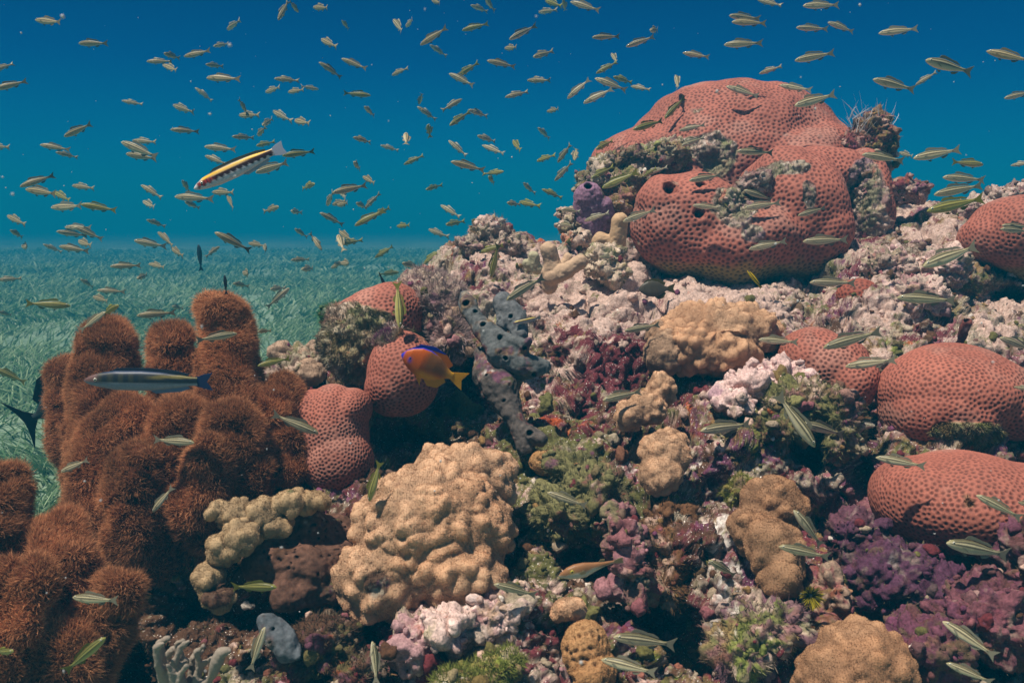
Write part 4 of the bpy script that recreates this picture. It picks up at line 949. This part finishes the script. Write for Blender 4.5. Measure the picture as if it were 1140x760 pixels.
add(760, 254, [(220,70,347,43,'s'),(400,44,552,38,'s'),(423,180,578,183,'s'),(798,127,988,58,'s'),(713,230,912,242,'s'),(1058,2,1160,12,'s'),(1053,363,1175,410,'s'),(253,370,384,380,'s'),(468,398,662,342,'s'),
 (541,460,714,438,'s'),(442,728,313,548,'s'),(398,648,537,688,'s'),(58,674,232,652,'s'),(1103,528,1180,540,'s')])
add(0, 506, [(203,57,292,17,'s'),(510,190,568,110,'s'),(243,473,390,488,'s'),(352,606,213,727,'o'),(922,440,772,440,'o'),(882,572,833,720,'s'),(48,650,-30,662,'o'),(-20,12,47,4,'s')])
add(380, 506, [(93,155,128,22,'o'),(508,430,652,468,'s'),(686,124,818,172,'s'),(103,622,122,755,'s'),(906,606,1112,630,'s'),(866,680,1052,728,'s')])
add(760, 506, [(643,8,812,40,'s'),(978,133,1132,214,'s'),(370,183,467,307,'s'),(320,304,492,342,'s'),(86,348,182,412,'s'),(878,292,1087,336,'s'),(866,553,1047,675,'s'),(878,692,1035,760,'s'),(1115,158,1175,172,'s')])

LM = [('the yellow-backed wrasse', 265, 185), ('the blue-tailed wrasse', 165, 420), ('the dome coral crest', 800, 110), ('the dome coral front', 820, 250), ('the wispy red knob', 972, 150), ('the purple-topped sponge', 655, 235),
      ('the forked finger coral', 625, 295), ('the holed grey sponge', 550, 370), ('the orange and blue fish', 475, 400), ('the salmon coral block', 370, 485), ('the brown pillar coral', 210, 480), ('the olive coral dome', 405, 370),
      ('the pale cauliflower coral', 795, 370), ('the egg-shaped tan knob', 738, 508), ('the low red coral mound', 925, 400), ('the red coral with green turf', 1062, 438), ('the lowest red coral', 1070, 570), ('the tan sheet coral', 860, 590),
      ('the largest tan coral', 480, 590), ('the ochre honeycomb coral', 650, 722), ('the lower left brown coral', 70, 650), ('the white-crusted rock', 545, 680), ('the right-edge red mound', 1125, 265), ('the feather worm', 903, 662), ('the yellow-ochre coral arch', 270, 590)]
KIND = {'s': 'silver', 't': 'tan', 'o': 'olive'}
WORD = {'s': 'silver striped', 't': 'tan faint-striped', 'o': 'olive-yellow striped'}
lab = []
for (hx, hy, tx, ty, kd) in FISH:
    ang = math.degrees(math.atan2(ty - hy, abs(tx - hx)))        # + nose up
    head = 'left' if hx < tx else 'right'
    tilt = 'steeply up' if ang > 60 else 'nose up' if ang > 12 else 'steeply down' if ang < -60 else 'nose down' if ang < -12 else 'level'
    cx, cy = (hx + tx) / 2, (hy + ty) / 2
    onreef = depth_limit(min(max(cx, 2), 1138), min(max(cy, 2), 758)) < 50
    nl = min(LM, key=lambda q: math.hypot(q[1] - cx, (q[2] - cy) * 1.2)); dist = math.hypot(nl[1] - cx, nl[2] - cy)
    xx, yy = min(max(cx, 0), 1140) / 11.4, min(max(cy, 0), 760) / 7.6
    a = a0 = f"{head}-facing {WORD[kd]} fish, {tilt}"
    if onreef and dist < 130:
        dx, dy = cx - nl[1], cy - nl[2]
        rel = 'over' if math.hypot(dx, dy) < 34 else (('right of' if dx > 0 else 'left of') if abs(dx) > abs(dy) * 1.3 else ('below' if dy > 0 else 'above'))
        a += f", {rel} {nl[0]}"
        lab.append([a, xx, yy, a0])
    else: lab.append([a + f", {xx:.0f}% across and {yy:.0f}% down", xx, yy, a0])
cnt = {}
for q in lab: cnt.setdefault(q[0], []).append(q)
for k_, v in cnt.items():
    if len(v) == 2:
        a, b_ = v
        if abs(a[1] - b_[1]) > abs(a[2] - b_[2]):
            if a[1] > b_[1]: a, b_ = b_, a
            a[0] += ', the left one'; b_[0] += ', the right one'
        else:
            if a[2] > b_[2]: a, b_ = b_, a
            a[0] += ', the upper one'; b_[0] += ', the lower one'
    elif len(v) > 2:
        for q in v: q[0] = q[3] + f", {q[1]:.0f}% across and {q[2]:.0f}% down"
for (it, lb) in zip(FISH, lab):
    hx, hy, tx, ty, kd = it
    l = math.hypot(tx - hx, ty - hy)
    L = random.uniform(.078, .092)
    M, d, yaw = place(hx, hy, tx, ty, L, dmax=random.uniform(2.6, 3.4))
    near = l > 30
    bend = random.choice((-.18, -.10, 0, .05, .10, .18)) if l < 45 else random.choice((-.05, 0, .05))
    ms = grunt_meshes(KIND[kd], bend, near)
    lb_ = lb[0]
    if near:
        o = bpy.data.objects.new('striped_fish', None); COL.objects.link(o); o.empty_display_size = .1
        for (nm, me_, mt) in ms:
            c = bpy.data.objects.new(nm, me_); COL.objects.link(c); c.parent = o
    else:
        o = bpy.data.objects.new('striped_fish', ms[0][1]); COL.objects.link(o)
    o.matrix_world = M
    tag(o, lb_, 'fish', 'small striped fish schooling over the reef')

def special(name, label, hx, hy, tx, ty, L, top, bot, wid, colfn, fins, eye, bend=0, yaw=.05, dfix=None, cat='fish', flip=False, end=.84, clear=.03, ring=(.65, .62, .5)):
    M, d, _ = place(hx, hy, tx, ty, L, yaw=yaw, dfix=dfix, flip=flip, clear=clear)
    o = empty(name, (0, 0, 0), label=label, cat=cat)
    V, f, C = fish_body(top, bot, wid, colfn, nu=70, nv=32, end=end)
    V, fl, C = joinp([(do_bend(V, bend), f, C)]); link('body', mesh_np('body', V, fl, C), M_fish, o)
    for nm, q in fins:
        V, fl, C = joinp([(do_bend(q[0], bend), q[1], q[2])]); link(nm, mesh_np(nm, V, fl, C, smooth_=False), M_fin, o)
    for q in eyes(*eye, ring=ring):
        V, fl, C = joinp([(do_bend(q[0], bend), q[1], q[2])]); link('eye', mesh_np('eye', V, fl, C), M_eye, o)
    o.matrix_world = M; return o
W_TOP = ([0, .012, .05, .12, .25, .45, .6, .75, .84, .88], [.0, .012, .034, .058, .078, .080, .070, .050, .036, .036])
W_BOT = ([0, .012, .05, .12, .25, .45, .6, .75, .84, .88], [-.008, -.02, -.038, -.056, -.078, -.082, -.07, -.048, -.034, -.034])
W_WID = ([0, .012, .05, .12, .3, .5, .7, .88], [.003, .012, .026, .04, .052, .048, .032, .010])
def wr1(U, s_, z, y):
    zz = z / .08
    C = np.ones(U.shape + (3,)) * np.array([.62, .62, .62])
    nz = .10 * np.sin(U * 95)
    red = smooth(.26, .18, U)
    dark = smooth(-.38 + nz * 1.2, -.22 + nz * 1.2, zz) * smooth(.42, .30, zz) * smooth(.03, .06, U) * smooth(.90, .86, U)
    seg = .5 + .5 * np.sin(U * 190)
    dcol = np.array([.035, .008, .006]) * (1 - red[..., None]) + (np.array([.40, .03, .02]) * seg[..., None] + np.array([.03, .01, .01]) * (1 - seg[..., None])) * red[..., None]
    C = C * (1 - dark[..., None]) + dcol * dark[..., None]
    yl = smooth(.30, .42, zz) * smooth(.80, .66, zz) * smooth(.08, .14, U) * smooth(.90, .84, U)
    C = C * (1 - yl[..., None]) + np.array([.80, .45, .01]) * yl[..., None]
    bk = smooth(.66, .80, zz) * smooth(.02, .06, U) + smooth(.12, .05, U) * smooth(.3, .5, zz); bk = np.clip(bk, 0, 1)
    return C * (1 - bk[..., None]) + np.array([.03, .035, .03]) * bk[..., None]
wt = lambda c: fin([(.86, .034), (.93, .06), (1.0, .07), (.985, .0), (1.0, -.07), (.93, -.06), (.86, -.034)], .006, col=c)
wdor = lambda c: fin([(.2, .070), (.26, .100), (.5, .104), (.72, .085), (.82, .06), (.8, .040), (.6, .068), (.4, .078)], .004, col=c)
wan = lambda c: fin([(.5, -.078), (.55, -.103), (.75, -.085), (.82, -.055), (.8, -.04), (.6, -.068)], .004, col=c)
special('wrasse', 'yellow-backed wrasse with a maroon side band and white belly in open water', 216, 210, 316, 163, .15, W_TOP, W_BOT, W_WID, wr1,
        [('tail_fin', wt((.45, .5, .6))), ('dorsal_fin', wdor((.10, .10, .06))), ('anal_fin', wan((.55, .58, .6)))], (.10, .012, .036, .014), bend=.04, yaw=.1, end=.88)
def wr2(U, s_, z, y):
    zz = z / .08
    C = np.ones(U.shape + (3,)) * np.array([.26, .29, .34])
    bars = .5 + .5 * np.sin(U * 78 + .5)
    bars = .62 + .38 * smooth(.35, .65, bars) * smooth(.12, .16, U) * smooth(.5, .4, U) + .38 * smooth(.4, .5, U)
    d = smooth(-.25, -.05, zz) * smooth(.06, .12, U)
    mid = np.array([.075, .068, .028]) * (1 - bars[..., None]) + np.array([.018, .022, .03]) * bars[..., None]
    C = C * (1 - d[..., None]) + mid * d[..., None]
    yl = smooth(.30, .36, zz) * smooth(.66, .60, zz) * smooth(.45, .6, U); C = C * (1 - yl[..., None]) + np.array([.16, .13, .04]) * yl[..., None]
    hd = smooth(.14, .08, U) * smooth(-.3, .0, zz); C = C * (1 - hd[..., None]) + np.array([.15, .08, .07]) * hd[..., None]
    bl = smooth(.70, .85, zz); return C * (1 - .7 * bl[..., None]) + np.array([.03, .05, .11]) * .7 * bl[..., None]
special('wrasse', 'slender barred wrasse with a blue forked tail passing the brown pillar coral', 93, 423, 238, 424, .16, W_TOP, W_BOT, W_WID, wr2,
        [('tail_fin', fin([(.86, .034), (.93, .06), (1.0, .075), (.955, .0), (1.0, -.07), (.93, -.055), (.86, -.034)], .006, col=(.04, .06, .17))), ('dorsal_fin', wdor((.05, .06, .10))), ('anal_fin', wan((.3, .36, .5)))],
        (.10, .012, .036, .013), bend=-.04, yaw=.08, end=.88)
def wr3(U, s_, z, y):
    zz = z / .08
    C = np.ones(U.shape + (3,)) * np.array([.66, .60, .56])
    m = smooth(-.05, .08, zz) * smooth(.45, .35, zz); C = C * (1 - m[..., None]) + np.array([.09, .02, .02]) * m[..., None]
    m = smooth(.4, .5, zz) * smooth(.85, .75, zz); C = C * (1 - m[..., None]) + np.array([.55, .42, .06]) * m[..., None]
    m = smooth(.8, .9, zz); return C * (1 - m[..., None]) + np.array([.06, .04, .03]) * m[..., None]
special('wrasse', 'small white-bellied wrasse with a dark red line, behind the holed grey sponge', 571, 360, 602, 353, .06, W_TOP, W_BOT, W_WID, wr3,
        [('tail_fin', wt((.4, .38, .36))), ('dorsal_fin', wdor((.3, .22, .08))), ('anal_fin', wan((.5, .5, .5)))], (.10, .012, .036, .014), end=.88, clear=.03)
def wr4(U, s_, z, y):
    zz = z / .08; C = np.ones(U.shape + (3,)) * np.array([.75, .50, .01])
    m = smooth(.0, .1, zz) * smooth(.6, .5, zz); return C * (1 - m[..., None]) + np.array([.02, .02, .02]) * m[..., None]
special('wrasse', 'tiny curved yellow and black fish at the foot of the dome coral', 832, 301, 848, 321, .035, W_TOP, W_BOT, W_WID, wr4,
        [('tail_fin', wt((.5, .36, .02))), ('dorsal_fin', wdor((.5, .36, .02)))], (.10, .012, .036, .016), bend=.15, end=.88, clear=.03)
# orange damselfish
D_TOP = ([0, .012, .05, .12, .25, .38, .55, .68, .76, .80], [.0, .02, .085, .15, .215, .225, .18, .09, .055, .055])
D_BOT = ([0, .012, .05, .12, .25, .38, .55, .68, .76, .80], [-.012, -.03, -.075, -.13, -.195, -.215, -.18, -.095, -.055, -.055])
D_WID = ([0, .012, .05, .12, .3, .5, .7, .8], [.003, .016, .04, .065, .085, .07, .03, .014])
def dam(U, s_, z, y):
    C = np.ones(U.shape + (3,)) * np.array([.40, .075, .003])
    m = smooth(.28, .42, U) * smooth(.78, .68, U) * smooth(-.15, .0, z); C = C * (1 - .75 * m[..., None]) + np.array([.10, .06, .02]) * .75 * m[..., None]
    yl = smooth(.62, .8, U) + smooth(-.05, -.15, z) * smooth(.2, .4, U); yl = np.clip(yl, 0, 1); C = C * (1 - yl[..., None]) + np.array([.55, .27, .01]) * yl[..., None]
    h = interp(*D_TOP, U)
    bl = smooth(.93, .99, z / np.maximum(h, .02)) * smooth(.5, .4, U) + smooth(.055, .02, U); bl = np.clip(bl, 0, 1)
    e = np.exp(-(((U - .14) / .03) ** 2 + ((z + .02) / .035) ** 2)); bl = np.maximum(bl, .8 * e)
    return C * (1 - bl[..., None]) + np.array([.015, .03, .45]) * bl[..., None]
dfin = [('tail_fin', fin([(.77, .05), (.84, .08), (1.0, .14), (.94, .0), (1.0, -.14), (.84, -.08), (.77, -.05)], .008, col=(.75, .42, .01))),
        ('dorsal_fin', fin([(.12, .145), (.2, .235), (.4, .285), (.6, .25), (.74, .15), (.7, .085), (.55, .165), (.35, .21)], .006, col=(.55, .16, .01))),
        ('fin_edge', fin([(.10, .14), (.2, .245), (.4, .293), (.58, .26), (.57, .25), (.4, .283), (.2, .230), (.12, .14)], .009, col=(.015, .03, .42))),
        ('anal_fin', fin([(.42, -.2), (.52, -.28), (.66, -.25), (.74, -.12), (.7, -.08), (.55, -.17)], .006, col=(.70, .38, .01))),
        ('pelvic_fin', fin([(.28, -.18), (.42, -.32), (.40, -.22), (.36, -.19)], .006, col=(.70, .36, .01)))]
special('damselfish', 'orange damselfish with a vivid blue forehead edge and yellow tail', 447, 394, 518, 425, .1, D_TOP, D_BOT, D_WID, dam, dfin, (.14, .01, .058, .026), yaw=.15, end=.80, clear=.06, ring=(.03, .06, .5))
def dk(U, s_, z, y): return np.ones(U.shape + (3,)) * np.array([.055, .045, .03]) * (1 + .5 * smooth(.1, -.1, z))[..., None]
def dfins(c): return [('tail_fin', fin([(.77, .05), (.84, .08), (1.0, .14), (.94, .0), (1.0, -.14), (.84, -.08), (.77, -.05)], .008, col=c)),
        ('dorsal_fin', fin([(.12, .145), (.2, .235), (.4, .285), (.6, .25), (.74, .15), (.7, .085), (.55, .165), (.35, .21)], .006, col=c)),
        ('anal_fin', fin([(.42, -.2), (.52, -.28), (.66, -.25), (.74, -.12), (.7, -.08), (.55, -.17)], .006, col=c))]
special('damselfish', 'dusky brown damselfish in the shadow under the big dome coral', 711, 322, 752, 321, .08, D_TOP, D_BOT, D_WID, dk, dfins((.10, .08, .02)), (.14, .02, .058, .024), yaw=.1, end=.80, clear=.05, ring=(.12, .09, .04))
bkf = lambda U, s_, z, y: np.ones(U.shape + (3,)) * np.array([.012, .02, .03])
special('damselfish', 'black fish hanging head up above the brown pillar coral, larger of two', 221, 272, 224, 302, .09, G_TOP, G_BOT, G_WID, bkf, [('tail_fin', fin([(.82, .03), (.87, .05), (1.0, .10), (.95, .0), (1.0, -.10), (.87, -.05), (.82, -.028)], .008, col=(.01, .02, .03)))], (.085, .022, .036, .018), yaw=.1, end=.84, ring=(.03, .03, .03))
special('damselfish', 'smaller black fish upright just over the tallest brown pillar', 250, 306, 252, 328, .07, G_TOP, G_BOT, G_WID, bkf, [('tail_fin', fin([(.82, .03), (.87, .05), (1.0, .10), (.95, .0), (1.0, -.10), (.87, -.05), (.82, -.028)], .008, col=(.01, .02, .03)))], (.085, .022, .036, .018), yaw=.1, end=.84, ring=(.03, .03, .03))
# surgeonfish
S_TOP = ([0, .012, .04, .12, .25, .42, .6, .74, .82, .86], [-.02, .02, .09, .17, .235, .25, .20, .10, .03, .03])
S_BOT = ([0, .012, .04, .12, .25, .42, .6, .74, .82, .86], [-.05, -.07, -.10, -.16, -.22, -.245, -.20, -.10, -.03, -.03])
def srg(U, s_, z, y): return np.ones(U.shape + (3,)) * np.array([.035, .045, .045]) * (1 + .3 * np.sin(z * 160))[..., None]
sf = lambda c: [('tail_fin', fin([(.84, .03), (.90, .09), (1.0, .24), (.955, .10), (.94, .0), (.955, -.10), (1.0, -.24), (.90, -.09), (.84, -.03)], .010, col=c)),
      ('dorsal_fin', fin([(.2, .2), (.24, .27), (.45, .32), (.66, .27), (.78, .14), (.76, .07), (.6, .19), (.4, .245)], .008, col=c)),
      ('anal_fin', fin([(.35, -.235), (.45, -.31), (.66, -.27), (.78, -.14), (.76, -.07), (.6, -.19)], .008, col=c))]
special('surgeonfish', 'dark grey surgeonfish with sickle tail half hidden by the left pillars', 142, 410, 20, 474, .26, S_TOP, S_BOT, D_WID, srg, sf((.02, .025, .03)), (.14, .08, .05, .02), yaw=-.1, dfix=1.62, clear=-9, end=.86, ring=(.1, .1, .1))
special('surgeonfish', 'dark surgeonfish peeking out behind the olive coral dome', 372, 395, 440, 318, .2, S_TOP, S_BOT, D_WID, srg, sf((.02, .025, .03)), (.14, .08, .05, .02), yaw=.1, dfix=1.75, clear=-9, end=.86, ring=(.1, .1, .1))
# sharp-nosed puffer
U_TOP = ([0, .012, .06, .14, .25, .4, .55, .7, .82, .86], [.0, .01, .04, .085, .11, .105, .07, .045, .032, .030])
U_BOT = ([0, .012, .06, .14, .25, .4, .55, .7, .82, .86], [-.03, -.04, -.06, -.095, -.12, -.125, -.07, -.03, -.015, -.012])
def puf(U, s_, z, y):
    t = smooth(-.035, .02, z + .01 * np.sin(U * 20)); C = np.array([.55, .50, .40]) * (1 - t[..., None]) + np.array([.26, .12, .05]) * t[..., None]
    e = np.exp(-(((U - .2) / .035) ** 2 + ((z - .03) / .035) ** 2)); return C * (1 - .6 * e[..., None]) + np.array([.35, .28, .03]) * .6 * e[..., None]
special('pufferfish', 'brown-backed sharp-nosed puffer with pale belly in front of the dark cavity', 622, 640, 694, 623, .08, U_TOP, U_BOT, ([0, .012, .06, .14, .3, .5, .7, .86], [.006, .016, .035, .06, .075, .05, .025, .012]), puf,
        [('tail_fin', fin([(.85, .03), (.93, .045), (1.0, .05), (.99, 0), (1.0, -.05), (.93, -.035), (.85, -.012)], .008, col=(.40, .30, .16))), ('dorsal_fin', fin([(.62, .06), (.66, .1), (.72, .09), (.72, .045)], .005, col=(.4, .3, .16))),
         ('pectoral_fin', fin([(.3, .01), (.38, .03), (.4, -.03), (.32, -.04)], .004, y=-.078, col=(.45, .36, .2)))], (.20, .035, .055, .026), yaw=.1, end=.86, clear=.05, ring=(.5, .42, .05))
